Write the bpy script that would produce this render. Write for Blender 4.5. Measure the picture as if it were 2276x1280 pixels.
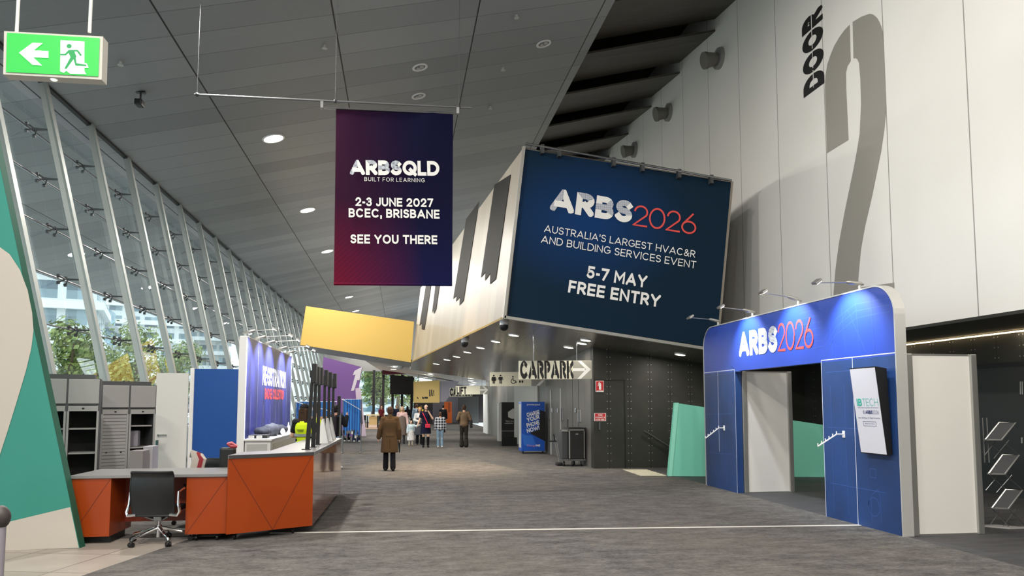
import bpy, bmesh, math, random
from mathutils import Vector, Matrix
random.seed(7)
S = bpy.context.scene
COL = S.collection
for o in list(bpy.data.objects):
    bpy.data.objects.remove(o)
V = Vector
pi = math.pi
R = math.radians

# ------------------------------------------------------------------ camera
F, CX, CY, EYE, HY, VX = 1640., 1138., 771., 1.7, 900., 890.
TH = math.atan((HY - CY) / F)
YAW = math.atan((CX - VX) / math.hypot(F, HY - CY))
cam = bpy.data.cameras.new('camera')
co = bpy.data.objects.new('camera', cam)
COL.objects.link(co)
co.location = (0, 0, EYE)
co.rotation_euler = (pi / 2 + TH, 0, -YAW)
cam.sensor_fit = 'HORIZONTAL'
cam.sensor_width = 36
cam.lens = F / 2276 * 36
cam.shift_y = (CY - 640) / 2276
cam.clip_end = 600
S.camera = co
S.view_settings.view_transform = 'Standard'
S.view_settings.look = 'None'
S.view_settings.gamma = 1
S.view_settings.use_curve_mapping = False
S.view_settings.exposure = 0.0

# ------------------------------------------------------------------ sky (bright overcast day outside)
W = bpy.data.worlds.new('sky')
S.world = W
W.use_nodes = True
wn = W.node_tree
bgn = wn.nodes['Background']
bgn.inputs[0].default_value = (0.80, 0.92, 1.0, 1)
bgn.inputs[1].default_value = 2.6

# ------------------------------------------------------------------ survey helpers: where a sight line meets a plane of the building
fw = V((math.sin(YAW) * math.cos(TH), math.cos(YAW) * math.cos(TH), math.sin(TH)))
rt = V((math.cos(YAW), -math.sin(YAW), 0))
up = rt.cross(fw)
E0 = V((0, 0, EYE))
def ray(x, y): return fw + rt * ((x - CX) / F) + up * ((CY - y) / F)
def onZ(x, y, z=0.):
    d = ray(x, y); return E0 + d * ((z - EYE) / d.z)
def onY(x, y, Y):
    d = ray(x, y); return E0 + d * (Y / d.y)
def onX(x, y, X):
    d = ray(x, y); return E0 + d * (X / d.x)
def onP(x, y, p, n):
    d = ray(x, y); n = V(n); return E0 + d * (n.dot(V(p) - E0) / n.dot(d))

# ------------------------------------------------------------------ materials
def lin(h):
    if not isinstance(h, str): return tuple(h)[:3]
    c = [int(h[i:i + 2], 16) / 255 for i in (0, 2, 4)]
    return tuple(x / 12.92 if x <= .04045 else ((x + .055) / 1.055) ** 2.4 for x in c)
MATS = {}
def mat(name, col='808080', rough=.6, metal=0., spec=.5, emit=None, es=0., alpha=1.):
    if name in MATS: return MATS[name]
    m = bpy.data.materials.new(name); m.use_nodes = True
    b = m.node_tree.nodes['Principled BSDF']
    b.inputs['Base Color'].default_value = (*lin(col), 1)
    b.inputs['Roughness'].default_value = rough
    b.inputs['Metallic'].default_value = metal
    b.inputs['Specular IOR Level'].default_value = spec
    if emit:
        b.inputs['Emission Color'].default_value = (*lin(emit), 1)
        b.inputs['Emission Strength'].default_value = es
    MATS[name] = m
    return m
class G:
    """small node-graph helper on a material"""
    def __init__(s, m): s.m = m; s.t = m.node_tree; s.b = s.t.nodes['Principled BSDF']
    def n(s, ty, **kw):
        x = s.t.nodes.new(ty)
        for k, v in kw.items(): setattr(x, k, v)
        return x
    def put(s, sock, v):
        if isinstance(v, bpy.types.NodeSocket): s.t.links.new(v, sock)
        elif isinstance(v, (tuple, list)) and sock.type == 'RGBA': sock.default_value = (*v[:3], 1)
        else: sock.default_value = v
    def ma(s, op, a, b=0., c=None):
        x = s.n('ShaderNodeMath', operation=op); s.put(x.inputs[0], a); s.put(x.inputs[1], b)
        if c is not None: s.put(x.inputs[2], c)
        return x.outputs[0]
    def mix(s, f, a, b, blend='MIX'):
        x = s.n('ShaderNodeMix', data_type='RGBA', blend_type=blend); s.put(x.inputs[0], f); s.put(x.inputs[6], a); s.put(x.inputs[7], b)
        return x.outputs[2]
    def pos(s, which='Position'):
        if which == 'Position':
            x = s.n('ShaderNodeNewGeometry').outputs['Position']
        else:
            x = s.n('ShaderNodeTexCoord').outputs['Object']
        sp = s.n('ShaderNodeSeparateXYZ'); s.put(sp.inputs[0], x)
        return x, sp.outputs[0], sp.outputs[1], sp.outputs[2]
    def xyz(s, a, b, c):
        x = s.n('ShaderNodeCombineXYZ'); s.put(x.inputs[0], a); s.put(x.inputs[1], b); s.put(x.inputs[2], c); return x.outputs[0]
    def noise(s, v, scale=5, detail=3, rough=.5):
        x = s.n('ShaderNodeTexNoise'); s.put(x.inputs['Vector'], v); x.inputs['Scale'].default_value = scale
        x.inputs['Detail'].default_value = detail; x.inputs['Roughness'].default_value = rough; return x.outputs[0]
    def white(s, v):
        x = s.n('ShaderNodeTexWhiteNoise', noise_dimensions='3D'); s.put(x.inputs[0], v); return x.outputs[0]
    def rng(s, v, a, b, c, d):
        x = s.n('ShaderNodeMapRange'); s.put(x.inputs[0], v)
        for i, k in enumerate((a, b, c, d)): x.inputs[i + 1].default_value = k
        return x.outputs[0]
    def near(s, v, period, off, half):
        """1 close to off + k*period"""
        f = s.ma('PINGPONG', s.ma('SUBTRACT', v, off), period / 2)
        return s.ma('LESS_THAN', f, half)
    def base(s, c): s.put(s.b.inputs['Base Color'], c)
    def bump(s, h, st=.3, d=.01):
        x = s.n('ShaderNodeBump'); x.inputs['Strength'].default_value = st; x.inputs['Distance'].default_value = d
        s.put(x.inputs['Height'], h); s.put(s.b.inputs['Normal'], x.outputs[0])

# ------------------------------------------------------------------ mesh helpers
class MB:
    def __init__(s): s.v = []; s.f = []; s.m = []; s.smooth = False
    def add(s, vs, fs, mi=0):
        o = len(s.v); s.v += [V(p) for p in vs]; s.f += [tuple(i + o for i in f) for f in fs]; s.m += [mi] * len(fs); return s
    def box(s, a, b, mi=0, rot=None, at=None, bev=0.):
        x0, y0, z0 = a; x1, y1, z1 = b
        if bev > 0:
            pts = []; 
            bm = bmesh.new()
            vs = [bm.verts.new(p) for p in ((x0,y0,z0),(x1,y0,z0),(x1,y1,z0),(x0,y1,z0),(x0,y0,z1),(x1,y0,z1),(x1,y1,z1),(x0,y1,z1))]
            for f in ((0,3,2,1),(4,5,6,7),(0,1,5,4),(1,2,6,5),(2,3,7,6),(3,0,4,7)): bm.faces.new([vs[i] for i in f])
            bmesh.ops.bevel(bm, geom=bm.edges[:], offset=bev, segments=2, affect='EDGES', profile=.6)
            bm.verts.index_update()
            vv = [v.co.copy() for v in bm.verts]; ff = [tuple(v.index for v in f.verts) for f in bm.faces]; bm.free()
        else:
            vv = [V(p) for p in ((x0,y0,z0),(x1,y0,z0),(x1,y1,z0),(x0,y1,z0),(x0,y0,z1),(x1,y0,z1),(x1,y1,z1),(x0,y1,z1))]
            ff = [(0,3,2,1),(4,5,6,7),(0,1,5,4),(1,2,6,5),(2,3,7,6),(3,0,4,7)]
        if rot is not None:
            at = V(at) if at is not None else V((0,0,0)); vv = [rot @ (p - at) + at for p in vv]
        return s.add(vv, ff, mi)
    def hexa(s, q, mi=0):
        """eight corners: bottom four then top four, same winding"""
        return s.add(q, [(0,3,2,1),(4,5,6,7),(0,1,5,4),(1,2,6,5),(2,3,7,6),(3,0,4,7)], mi)
    def slab(s, poly, off, mi=0):
        """flat polygon (3D points) pushed by vector off"""
        n = len(poly); off = V(off)
        vs = [V(p) for p in poly] + [V(p) + off for p in poly]
        fs = [tuple(range(n))[::-1], tuple(range(n, 2 * n))] + [(i, (i + 1) % n, n + (i + 1) % n, n + i) for i in range(n)]
        return s.add(vs, fs, mi)
    def quad(s, *p, mi=0): return s.add(p, [tuple(range(len(p)))], mi)
    def tube(s, pts, r, seg=8, mi=0, closed=False, cap=True):
        pts = [V(p) for p in pts]; n = len(pts)
        rr = r if isinstance(r, (list, tuple)) else [r] * n
        rings = []; prev = None
        for i, p in enumerate(pts):
            a = pts[(i - 1) % n] if (i or closed) else p; b = pts[(i + 1) % n] if (i < n - 1 or closed) else p
            t = (b - a).normalized() if (b - a).length > 1e-9 else V((0, 0, 1))
            if prev is None:
                u = t.orthogonal().normalized()
            else:
                u = (prev - t * prev.dot(t)); u = u.normalized() if u.length > 1e-6 else t.orthogonal().normalized()
            prev = u; w = t.cross(u)
            rings.append([p + (u * math.cos(2 * pi * k / seg) + w * math.sin(2 * pi * k / seg)) * rr[i] for k in range(seg)])
        vs = [q for ring in rings for q in ring]; fs = []
        for i in range(n if closed else n - 1):
            j = (i + 1) % n
            for k in range(seg): fs.append((i * seg + k, i * seg + (k + 1) % seg, j * seg + (k + 1) % seg, j * seg + k))
        if cap and not closed: fs += [tuple(range(seg))[::-1], tuple((n - 1) * seg + k for k in range(seg))]
        return s.add(vs, fs, mi)
    def cyl(s, a, b, r, seg=16, mi=0, r2=None): return s.tube([a, b], [r, r if r2 is None else r2], seg, mi)
    def loft(s, rings, mi=0, cap=True):
        n = len(rings[0]); vs = [q for r_ in rings for q in r_]; fs = []
        for i in range(len(rings) - 1):
            for k in range(n): fs.append((i * n + k, i * n + (k + 1) % n, (i + 1) * n + (k + 1) % n, (i + 1) * n + k))
        if cap: fs += [tuple(range(n))[::-1], tuple((len(rings) - 1) * n + k for k in range(n))]
        return s.add(vs, fs, mi)
    def ell(s, c, r, seg=12, rings=8, mi=0, rot=None):
        c = V(c); r = (r, r, r) if not isinstance(r, (tuple, list)) else r
        rows = []
        for i in range(1, rings):
            th = pi * i / rings
            rows.append([V((r[0] * math.sin(th) * math.cos(2 * pi * k / seg), r[1] * math.sin(th) * math.sin(2 * pi * k / seg), -r[2] * math.cos(th))) for k in range(seg)])
        vs = [V((0, 0, -r[2]))] + [p for row in rows for p in row] + [V((0, 0, r[2]))]
        fs = [(0, 1 + (k + 1) % seg, 1 + k) for k in range(seg)]
        for i in range(len(rows) - 1):
            for k in range(seg): fs.append((1 + i * seg + k, 1 + i * seg + (k + 1) % seg, 1 + (i + 1) * seg + (k + 1) % seg, 1 + (i + 1) * seg + k))
        L = len(vs) - 1; b = 1 + (len(rows) - 1) * seg
        fs += [(b + k, b + (k + 1) % seg, L) for k in range(seg)]
        if rot is not None: vs = [rot @ p for p in vs]
        return s.add([p + c for p in vs], fs, mi)
    def capsule(s, a, b, ra, rb, seg=12):
        a = V(a); b = V(b)
        s.ell(a, ra, seg, 8); s.ell(b, rb, seg, 8); return s.tube([a, b], [ra, rb], seg)
    def mesh(s, name, mats, smooth=None):
        me = bpy.data.meshes.new(name)
        me.from_pydata([tuple(p) for p in s.v], [], s.f)
        for m in (mats if isinstance(mats, (list, tuple)) else [mats]): me.materials.append(m)
        if any(s.m): me.polygons.foreach_set('material_index', s.m)
        if s.smooth if smooth is None else smooth:
            me.polygons.foreach_set('use_smooth', [True] * len(me.polygons))
            try: me.set_sharp_from_angle(angle=R(40))
            except Exception: pass
        me.update()
        return me
def link(name, data, parent=None):
    o = bpy.data.objects.new(name, data); COL.objects.link(o)
    if parent is not None:
        o.parent = parent; o.matrix_parent_inverse = INV.get(parent.name, Matrix())
        INV[o.name] = Matrix()
    return o
INV = {}
def tag(o, label, cat, group=None, kind=None):
    if label: o['label'] = label
    if cat: o['category'] = cat
    if group: o['group'] = group
    if kind: o['kind'] = kind
    return o
def thing(name, label, cat, loc=(0, 0, 0), rz=0., group=None, local=False):
    """Empty at the thing's base; parts are modelled in world coordinates unless local"""
    o = bpy.data.objects.new(name, None); COL.objects.link(o)
    o.empty_display_size = .2
    o.location = loc; o.rotation_euler = (0, 0, rz)
    INV[o.name] = Matrix() if local else (Matrix.Translation(V(loc)) @ Matrix.Rotation(rz, 4, 'Z')).inverted()
    return tag(o, label, cat, group)
def part(root, name, mb, m, label=None, smooth=None, kind=None):
    o = link(name, mb.mesh(name, m, smooth), root)
    if label: o['label'] = label
    if kind: o['kind'] = kind
    return o
def solo(name, mb, m, label, cat, group=None, smooth=None, kind=None):
    """a thing that is one mesh; its origin is moved to the middle of its base"""
    zs = min(p.z for p in mb.v); n = len(mb.v)
    c = V((sum(p.x for p in mb.v) / n, sum(p.y for p in mb.v) / n, zs))
    for i in range(n): mb.v[i] = mb.v[i] - c
    o = link(name, mb.mesh(name, m, smooth)); o.location = c
    INV[o.name] = Matrix.Translation(-c)
    return tag(o, label, cat, group, kind)
def struct(name, mb, m, parent=None, smooth=None, label=None):
    o = link(name, mb.mesh(name, m, smooth), parent)
    if parent is None: o['kind'] = 'structure'; INV[o.name] = Matrix()
    if label: o['label'] = label
    return o
def dup(root, loc, rz=None, label=None, group=None):
    r = root.copy(); COL.objects.link(r); r.location = loc
    if rz is not None: r.rotation_euler = (0, 0, rz)
    if label: r['label'] = label
    if group: r['group'] = group
    for ch in list(root.children):
        c = ch.copy(); COL.objects.link(c); c.parent = r
        for g in list(ch.children):
            d = g.copy(); COL.objects.link(d); d.parent = c
    return r
def lamp(kind, loc, target, power, col=(1, 1, 1), size=.3, spot=60, blend=.6, parent=None, name='bulb'):
    l = bpy.data.lights.new(name, kind); l.energy = power; l.color = col
    if kind == 'AREA': l.shape = 'DISK'; l.size = size
    elif kind == 'SPOT': l.spot_size = R(spot); l.spot_blend = blend; l.shadow_soft_size = size
    else: l.shadow_soft_size = size
    o = bpy.data.objects.new(name, l); COL.objects.link(o)
    o.location = loc
    d = V(target) - V(loc)
    o.rotation_euler = d.to_track_quat('-Z', 'Y').to_euler()
    if parent is not None:
        o.parent = parent; o.matrix_parent_inverse = INV.get(parent.name, Matrix())
    return o

# ------------------------------------------------------------------ lettering: a geometric stroke alphabet, any weight
def arc(cx, cy, rx, ry, a0, a1, n=10):
    return [(cx + rx * math.cos(R(a0 + (a1 - a0) * i / n)), cy + ry * math.sin(R(a0 + (a1 - a0) * i / n))) for i in range(n + 1)]
GL = {
 'A': (.95, [[(0, 0), (.5, 1), (1, 0)], [(.2, .28), (.8, .28)]]),
 'B': (.72, [[(0, 0), (0, 1)], [(0, 1), (.5, 1)] + arc(.5, .76, .42, .24, 90, -90, 8) + [(0, .52)], [(0, .52), (.55, .52)] + arc(.55, .26, .45, .26, 90, -90, 8) + [(0, 0)]]),
 'C': (.9, [arc(.52, .5, .52, .5, 48, 312, 18)]),
 'D': (.84, [[(0, .5), (0, 1), (.4, 1)] + arc(.4, .5, .6, .5, 90, -90, 12) + [(0, 0), (0, .5)]]),
 'E': (.66, [[(1, 1), (0, 1), (0, 0), (1, 0)], [(0, .5), (.92, .5)]]),
 'F': (.62, [[(1, 1), (0, 1), (0, 0)], [(0, .48), (.9, .48)]]),
 'G': (.92, [arc(.52, .5, .52, .5, 48, 315, 18) + [(1, .2), (1, .46), (.58, .46)]]),
 'H': (.8, [[(0, 0), (0, 1)], [(1, 0), (1, 1)], [(0, .5), (1, .5)]]),
 'I': (.0, [[(.5, 0), (.5, 1)]]),
 'J': (.55, [[(1, 1), (1, .3)] + arc(.45, .3, .55, .3, 0, -150, 8)]),
 'K': (.78, [[(0, 0), (0, 1)], [(1, 1), (.1, .42)], [(.35, .58), (1, 0)]]),
 'L': (.58, [[(0, 1), (0, 0), (1, 0)]]),
 'M': (.98, [[(0, 0), (0, 1), (.5, .3), (1, 1), (1, 0)]]),
 'N': (.8, [[(0, 0), (0, 1), (1, 0), (1, 1)]]),
 'O': (.98, [arc(.5, .5, .5, .5, 0, 360, 24)]),
 'P': (.68, [[(0, 0), (0, 1), (.5, 1)] + arc(.5, .72, .5, .28, 90, -90, 8) + [(0, .44)]]),
 'Q': (.98, [arc(.5, .5, .5, .5, 0, 360, 24), [(.58, .34), (.98, -.05)]]),
 'R': (.72, [[(0, 0), (0, 1), (.5, 1)] + arc(.5, .73, .47, .27, 90, -90, 8) + [(0, .46)], [(.45, .46), (1, 0)]]),
 'S': (.68, [arc(.5, .76, .46, .24, 25, 270, 12) + arc(.5, .26, .5, .26, 88, -155, 12)]),
 'T': (.74, [[(0, 1), (1, 1)], [(.5, 1), (.5, 0)]]),
 'U': (.78, [[(0, 1), (0, .38)] + arc(.5, .38, .5, .38, 180, 360, 10) + [(1, 1)]]),
 'V': (.92, [[(0, 1), (.5, 0), (1, 1)]]),
 'W': (1.3, [[(0, 1), (.26, 0), (.5, .9), (.74, 0), (1, 1)]]),
 'X': (.84, [[(0, 1), (1, 0)], [(0, 0), (1, 1)]]),
 'Y': (.86, [[(0, 1), (.5, .45), (1, 1)], [(.5, .45), (.5, 0)]]),
 'Z': (.74, [[(0, 1), (1, 1), (0, 0), (1, 0)]]),
 '0': (.8, [arc(.5, .5, .5, .5, 0, 360, 24)]),
 '1': (.3, [[(0, .85), (1, 1), (1, 0)]]),
 '2': (.7, [arc(.5, .7, .48, .3, 170, -32, 12) + [(0, 0), (1, 0)]]),
 '3': (.68, [arc(.48, .75, .44, .25, 150, -85, 10) + arc(.48, .27, .5, .27, 85, -155, 10)]),
 '4': (.74, [[(.75, 0), (.75, 1), (0, .3), (1, .3)]]),
 '5': (.7, [[(.92, 1), (.14, 1), (.1, .52)] + arc(.46, .31, .52, .31, 125, -150, 12)]),
 '6': (.74, [arc(.5, .3, .5, .3, 0, 360, 20), [(.1, .48), (.72, 1)]]),
 '7': (.7, [[(0, 1), (1, 1), (.32, 0)]]),
 '8': (.7, [arc(.5, .76, .42, .24, 0, 360, 16), arc(.5, .27, .5, .27, 0, 360, 16)]),
 '9': (.74, [arc(.5, .7, .5, .3, 0, 360, 20), [(.9, .52), (.28, 0)]]),
 '-': (.3, [[(0, .4), (1, .4)]]),
 "'": (.0, [[(.5, 1), (.5, .7)]]),
 ',': (.0, [[(.5, .1), (.3, -.14)]]),
 '!': (.0, [[(.5, 1), (.5, .56)], [(.5, .07), (.5, .05)]]),
 '&': (.8, [[(1, 0), (.2, .76)] + arc(.42, .8, .24, .2, 190, -30, 8) + [(.2, .42)] + arc(.36, .24, .36, .24, 140, 330, 8) + [(.95, .5)]]),
 '@': (1., [arc(.5, .5, .5, .5, -40, 320, 20), arc(.5, .5, .2, .24, 0, 360, 12)]),
 '.': (.0, [[(.5, .1), (.5, 0)]]),
}
def clip(poly, ax, lim, keep_less):
    out = []; n = len(poly)
    for i in range(n):
        a, b = poly[i], poly[(i + 1) % n]
        ia = (a[ax] <= lim) if keep_less else (a[ax] >= lim); ib = (b[ax] <= lim) if keep_less else (b[ax] >= lim)
        if ia: out.append(a)
        if ia != ib:
            t = (lim - a[ax]) / (b[ax] - a[ax]); out.append((a[0] + t * (b[0] - a[0]), a[1] + t * (b[1] - a[1])))
    return out
def ribbon(pts, w, ext):
    """constant-width band along a polyline as a list of convex polygons"""
    pts = [p for i, p in enumerate(pts) if i == 0 or math.dist(p, pts[i - 1]) > 1e-5]
    closed = math.dist(pts[0], pts[-1]) < 1e-4
    if closed: pts = pts[:-1]
    n = len(pts)
    if not closed:
        def e(a, b): 
            d = math.dist(a, b); return (a[0] + (a[0] - b[0]) / d * ext, a[1] + (a[1] - b[1]) / d * ext)
        pts = [e(pts[0], pts[1])] + pts[1:-1] + [e(pts[-1], pts[-2])]
    L = []; Rr = []
    for i in range(n):
        a = pts[i - 1] if (i or closed) else None; b = pts[(i + 1) % n] if (i < n - 1 or closed) else None
        ns = []
        for p, q in ((a, pts[i]), (pts[i], b)):
            if p is not None and q is not None:
                d = math.dist(p, q); ns.append((-(q[1] - p[1]) / d, (q[0] - p[0]) / d))
        if len(ns) == 2:
            mx, my = ns[0][0] + ns[1][0], ns[0][1] + ns[1][1]; l2 = mx * mx + my * my
            k = min(2 / max(l2, 1e-6), 3.2); nx, ny = mx * k, my * k
        else: nx, ny = ns[0]
        L.append((pts[i][0] + nx * w / 2, pts[i][1] + ny * w / 2)); Rr.append((pts[i][0] - nx * w / 2, pts[i][1] - ny * w / 2))
    return [[L[i], Rr[i], Rr[(i + 1) % n], L[(i + 1) % n]] for i in range(n if closed else n - 1)]
def glyphs(body, w, track=.14, thin=None):
    """[(char, [polygons])], total width; cap height 1"""
    x = 0.; out = []
    for ch in body:
        if ch == ' ': x += .42; continue
        W_, strokes = GL[ch]; ww = w
        k = max(W_ - 0., 0.)
        full = k + (ww if k == 0 else ww * .35)
        polys = []
        for st in strokes:
            pts = [(ww / 2 + p[0] * max(full - ww, 0), ww / 2 + p[1] * (1 - ww)) for p in st]
            for q in ribbon(pts, ww, ww * .5):
                lo = -.3 if ch in 'Q,' else 0.
                for ax, lim, less in ((1, 1., True), (1, lo, False), (0, full, True), (0, 0., False)):
                    q = clip(q, ax, lim, less)
                    if len(q) < 3: break
                if len(q) >= 3: polys.append([(p[0] + x, p[1]) for p in q])
        out.append((ch, polys)); x += full + track
    return out, x - track
def text(root, body, P0, P1, h, m, nrm, w=.2, track=.13, lift=.004, name='lettering', shear=0., slots=None):
    """one line of capitals standing on the baseline P0 -> P1, cap height h, facing nrm"""
    P0, P1, nrm = V(P0), V(P1), V(nrm).normalized()
    U = P1 - P0; width = U.length; U.normalize(); Vv = nrm.cross(U).normalized()
    gs, tot = glyphs(body, w, track); sx = width / tot
    mb = MB()
    for gi, (ch, polys) in enumerate(gs):
        for qi, q in enumerate(polys):
            pts = [P0 + U * (p[0] * sx + shear * p[1] * h) + Vv * (p[1] * h) + nrm * (lift + .0002 * qi) for p in q]
            fn = (pts[1] - pts[0]).cross(pts[2] - pts[0])
            if fn.dot(nrm) < 0: pts.reverse()
            mb.add(pts, [tuple(range(len(pts)))], slots[gi] if slots else 0)
    return part(root, name, mb, m)
def small_text(root, body, P0, P1, h, m, nrm, lift=.004, name='lettering', off=0.):
    """mixed-case small print from the built-in font"""
    c = bpy.data.curves.new('t', 'FONT'); c.body = body; c.offset = off; c.resolution_u = 3
    o = bpy.data.objects.new('t', c); COL.objects.link(o)
    me = bpy.data.meshes.new_from_object(o.evaluated_get(bpy.context.evaluated_depsgraph_get()))
    bpy.data.objects.remove(o); bpy.data.curves.remove(c)
    P0, P1, nrm = V(P0), V(P1), V(nrm).normalized()
    U = P1 - P0; width = U.length; U.normalize(); Vv = nrm.cross(U).normalized()
    xs = [v.co.x for v in me.vertices]; x0, x1 = min(xs), max(xs)
    mb = MB(); mb.add([P0 + U * ((v.co.x - x0) / (x1 - x0) * width) + Vv * (v.co.y / .7 * h) + nrm * lift for v in me.vertices], [tuple(p.vertices) for p in me.polygons])
    for i, f in enumerate(mb.f):
        if (mb.v[f[1]] - mb.v[f[0]]).cross(mb.v[f[2]] - mb.v[f[1]]).dot(nrm) < 0: mb.f[i] = f[::-1]
    bpy.data.meshes.remove(me)
    return part(root, name, mb, m)
def flat(root, name, polys, m, off, label=None, mi=None):
    """printed shapes: polygons (3D) lifted by off"""
    mb = MB()
    for i, q in enumerate(polys):
        mb.add([V(p) + V(off) * (1 + .08 * i) for p in q], [tuple(range(len(q)))], mi[i] if mi else 0)
    return part(root, name, mb, m, label)
def lines(root, name, segs, width, m, nrm, lift=.003):
    mb = MB(); nrm = V(nrm)
    for pl in segs:
        for a, b in zip(pl, pl[1:]):
            a, b = V(a) + nrm * lift, V(b) + nrm * lift
            t = (b - a).normalized(); s_ = nrm.cross(t).normalized() * width / 2
            mb.add([a - s_, b - s_, b + s_, a + s_], [(0, 1, 2, 3)])
    return part(root, name, mb, m)

# ================================================================== the big lights of the hall
SLOPE = .2515
def cz(x): return 10.21 + SLOPE * x            # height of the sloping ceiling above x
LAMPS = []                                     # filled in by the fittings further down

# ------------------------------------------------------------------ surface materials
def m_carpet():
    m = mat('carpet', '6d6a66', .95, spec=.1); g = G(m); p, x, y, z = g.pos()
    a = g.noise(g.xyz(g.ma('MULTIPLY', x, 1.3), g.ma('MULTIPLY', y, 2.6), 0), 1.7, 8, .78)
    b = g.noise(g.xyz(g.ma('MULTIPLY', x, 9.), g.ma('MULTIPLY', y, 16.), 3), 2.2, 4, .75)
    c = g.noise(p, .35, 2, .5)
    t = g.ma('ADD', g.ma('MULTIPLY', a, .62), g.ma('MULTIPLY', b, .38))
    col = g.mix(g.rng(t, .36, .64, 0, 1), lin('313133'), lin('797673'))
    col = g.mix(g.rng(c, .35, .7, 0, .35), col, lin('736c62'))
    g.base(col); g.bump(b, .35, .01); return m
def m_ceiling(name, cols, rough=.42, spec=.45, seam=True):
    m = mat(name, cols[0], rough, spec=spec); g = G(m); p, x, y, z = g.pos()
    yy = g.ma('ADD', y, g.ma('MULTIPLY', x, -.05))
    row = g.ma('FLOOR', g.ma('DIVIDE', yy, .9)); colx = g.ma('FLOOR', g.ma('DIVIDE', g.ma('ADD', x, 7.72), 3.12))
    r = g.white(g.xyz(row, colx, 0)); r2 = g.white(g.xyz(row, 0, 4))
    st = g.noise(g.xyz(g.ma('MULTIPLY', x, .5), g.ma('MULTIPLY', y, 9), 0), 1.5, 4, .6)
    t = g.ma('ADD', g.ma('MULTIPLY', r, .35), g.ma('ADD', g.ma('MULTIPLY', r2, .35), g.ma('MULTIPLY', st, .4)))
    c = g.mix(g.rng(t, .2, .9, 0, 1), lin(cols[0]), lin(cols[1]))
    if seam:
        gap = g.near(x, 3.12, -4.6, .016); gy = g.near(yy, .9, 0, .008)
        c = g.mix(g.ma('MULTIPLY', gy, .65), c, lin('1c1c1c')); c = g.mix(gap, c, lin('050505'))
    g.base(c); g.put(g.b.inputs['Roughness'], g.rng(st, .3, .7, rough - .06, rough + .1)); return m
def m_riveted():
    m = mat('riveted_panel', '2e2e2b', .5, spec=.4); g = G(m); p, x, y, z = g.pos()
    u = g.ma('ADD', x, y)
    n = g.noise(p, 1.3, 3, .6)
    c = g.mix(g.rng(n, .3, .7, 0, 1), lin('2b2b29'), lin('373732'))
    seam = g.near(u, .58, .1, .006)
    fu = g.ma('ABSOLUTE', g.ma('SUBTRACT', g.ma('PINGPONG', g.ma('SUBTRACT', u, .1), .29), .045))
    fz = g.ma('PINGPONG', z, .1)
    dd = g.ma('SQRT', g.ma('ADD', g.ma('POWER', fu, 2.), g.ma('POWER', fz, 2.)))
    dot = g.ma('LESS_THAN', dd, .010)
    c = g.mix(seam, c, lin('151515')); c = g.mix(dot, c, lin('b9b9b2'))
    g.base(c); g.put(g.b.inputs['Metallic'], g.ma('MULTIPLY', dot, .6)); return m
def m_white_wall():
    m = mat('white_panel_wall', 'd8d6d0', .38, spec=.4); g = G(m); p, x, y, z = g.pos()
    n = g.noise(p, .5, 2, .5)
    c = g.mix(g.rng(n, .3, .7, 0, 1), lin('d9d7d1'), lin('dfddd8'))
    g.base(g.mix(g.near(y, 1.97, 14.16, .012), c, lin('8f8d88'))); return m
def m_stone():
    m = mat('stone_tile', '8d857c', .45); g = G(m); p, x, y, z = g.pos()
    u = g.ma('ADD', g.ma('MULTIPLY', x, .97), g.ma('MULTIPLY', y, -.24)); v = g.ma('ADD', g.ma('MULTIPLY', y, .97), g.ma('MULTIPLY', x, .24))
    n = g.noise(p, 1.2, 4, .6); r = g.white(g.xyz(g.ma('FLOOR', g.ma('DIVIDE', u, .9)), g.ma('FLOOR', g.ma('DIVIDE', v, .9)), 0))
    c = g.mix(g.rng(g.ma('ADD', g.ma('MULTIPLY', r, .4), n), .4, .95, 0, 1), lin('8a8279'), lin('a0968c'))
    c = g.mix(g.ma('MAXIMUM', g.near(u, .9, 0, .006), g.near(v, .9, 0, .006)), c, lin('4c4742'))
    g.base(c); return m
def m_soffit():
    m = mat('polished_soffit', 'aaa69e', .2, metal=.85); g = G(m); p, x, y, z = g.pos()
    n = g.noise(g.xyz(g.ma('MULTIPLY', x, 2.), g.ma('MULTIPLY', y, .6), 0), 1.4, 3, .6)
    seam = g.ma('MAXIMUM', g.near(x, 1.5, .3, .006), g.near(y, 2.4, 17.2, .008))
    g.base(g.mix(seam, g.mix(g.rng(n, .3, .7, 0, 1), lin('a09b92'), lin('bdb7ad')), lin('2a2a2a')))
    g.bump(n, .06, .05); return m
def m_fin():
    m = mat('pearl_cladding', 'c9bfac', .38, spec=.4); g = G(m); p, x, y, z = g.pos()
    r = g.white(g.xyz(g.ma('FLOOR', g.ma('DIVIDE', y, .62)), 0, 0))
    c = g.mix(r, lin('a0978a'), lin('aea697'))
    g.base(g.mix(g.near(y, .62, 0, .006), c, lin('8c8577'))); return m
CARPET = m_carpet(); CEIL = m_ceiling('ceiling_panel', ('7e8183', '9c9fa0')); CEILD = m_ceiling('ceiling_louvre', ('3f3b36', '544f48'), .5, .3, False)
RIV = m_riveted(); WHITEW = m_white_wall(); STONE = m_stone(); SOFF = m_soffit(); FIN = m_fin()
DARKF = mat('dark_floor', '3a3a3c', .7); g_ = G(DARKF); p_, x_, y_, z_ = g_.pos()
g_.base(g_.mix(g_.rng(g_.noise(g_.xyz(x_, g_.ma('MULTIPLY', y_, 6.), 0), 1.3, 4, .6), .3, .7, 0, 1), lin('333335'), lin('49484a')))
BLACK = mat('black', '0b0b0c', .5); BLACKM = mat('black_metal', '121214', .35, spec=.5); DKGREY = mat('dark_grey', '3b3d40', .55)
GREY = mat('grey', '8a8a88', .5); LGREY = mat('light_grey', 'b9b8b4', .5); WHITE = mat('white', 'e6e5e3', .45); WHITEG = mat('white_gloss', 'd6d3cd', .25)
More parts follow.
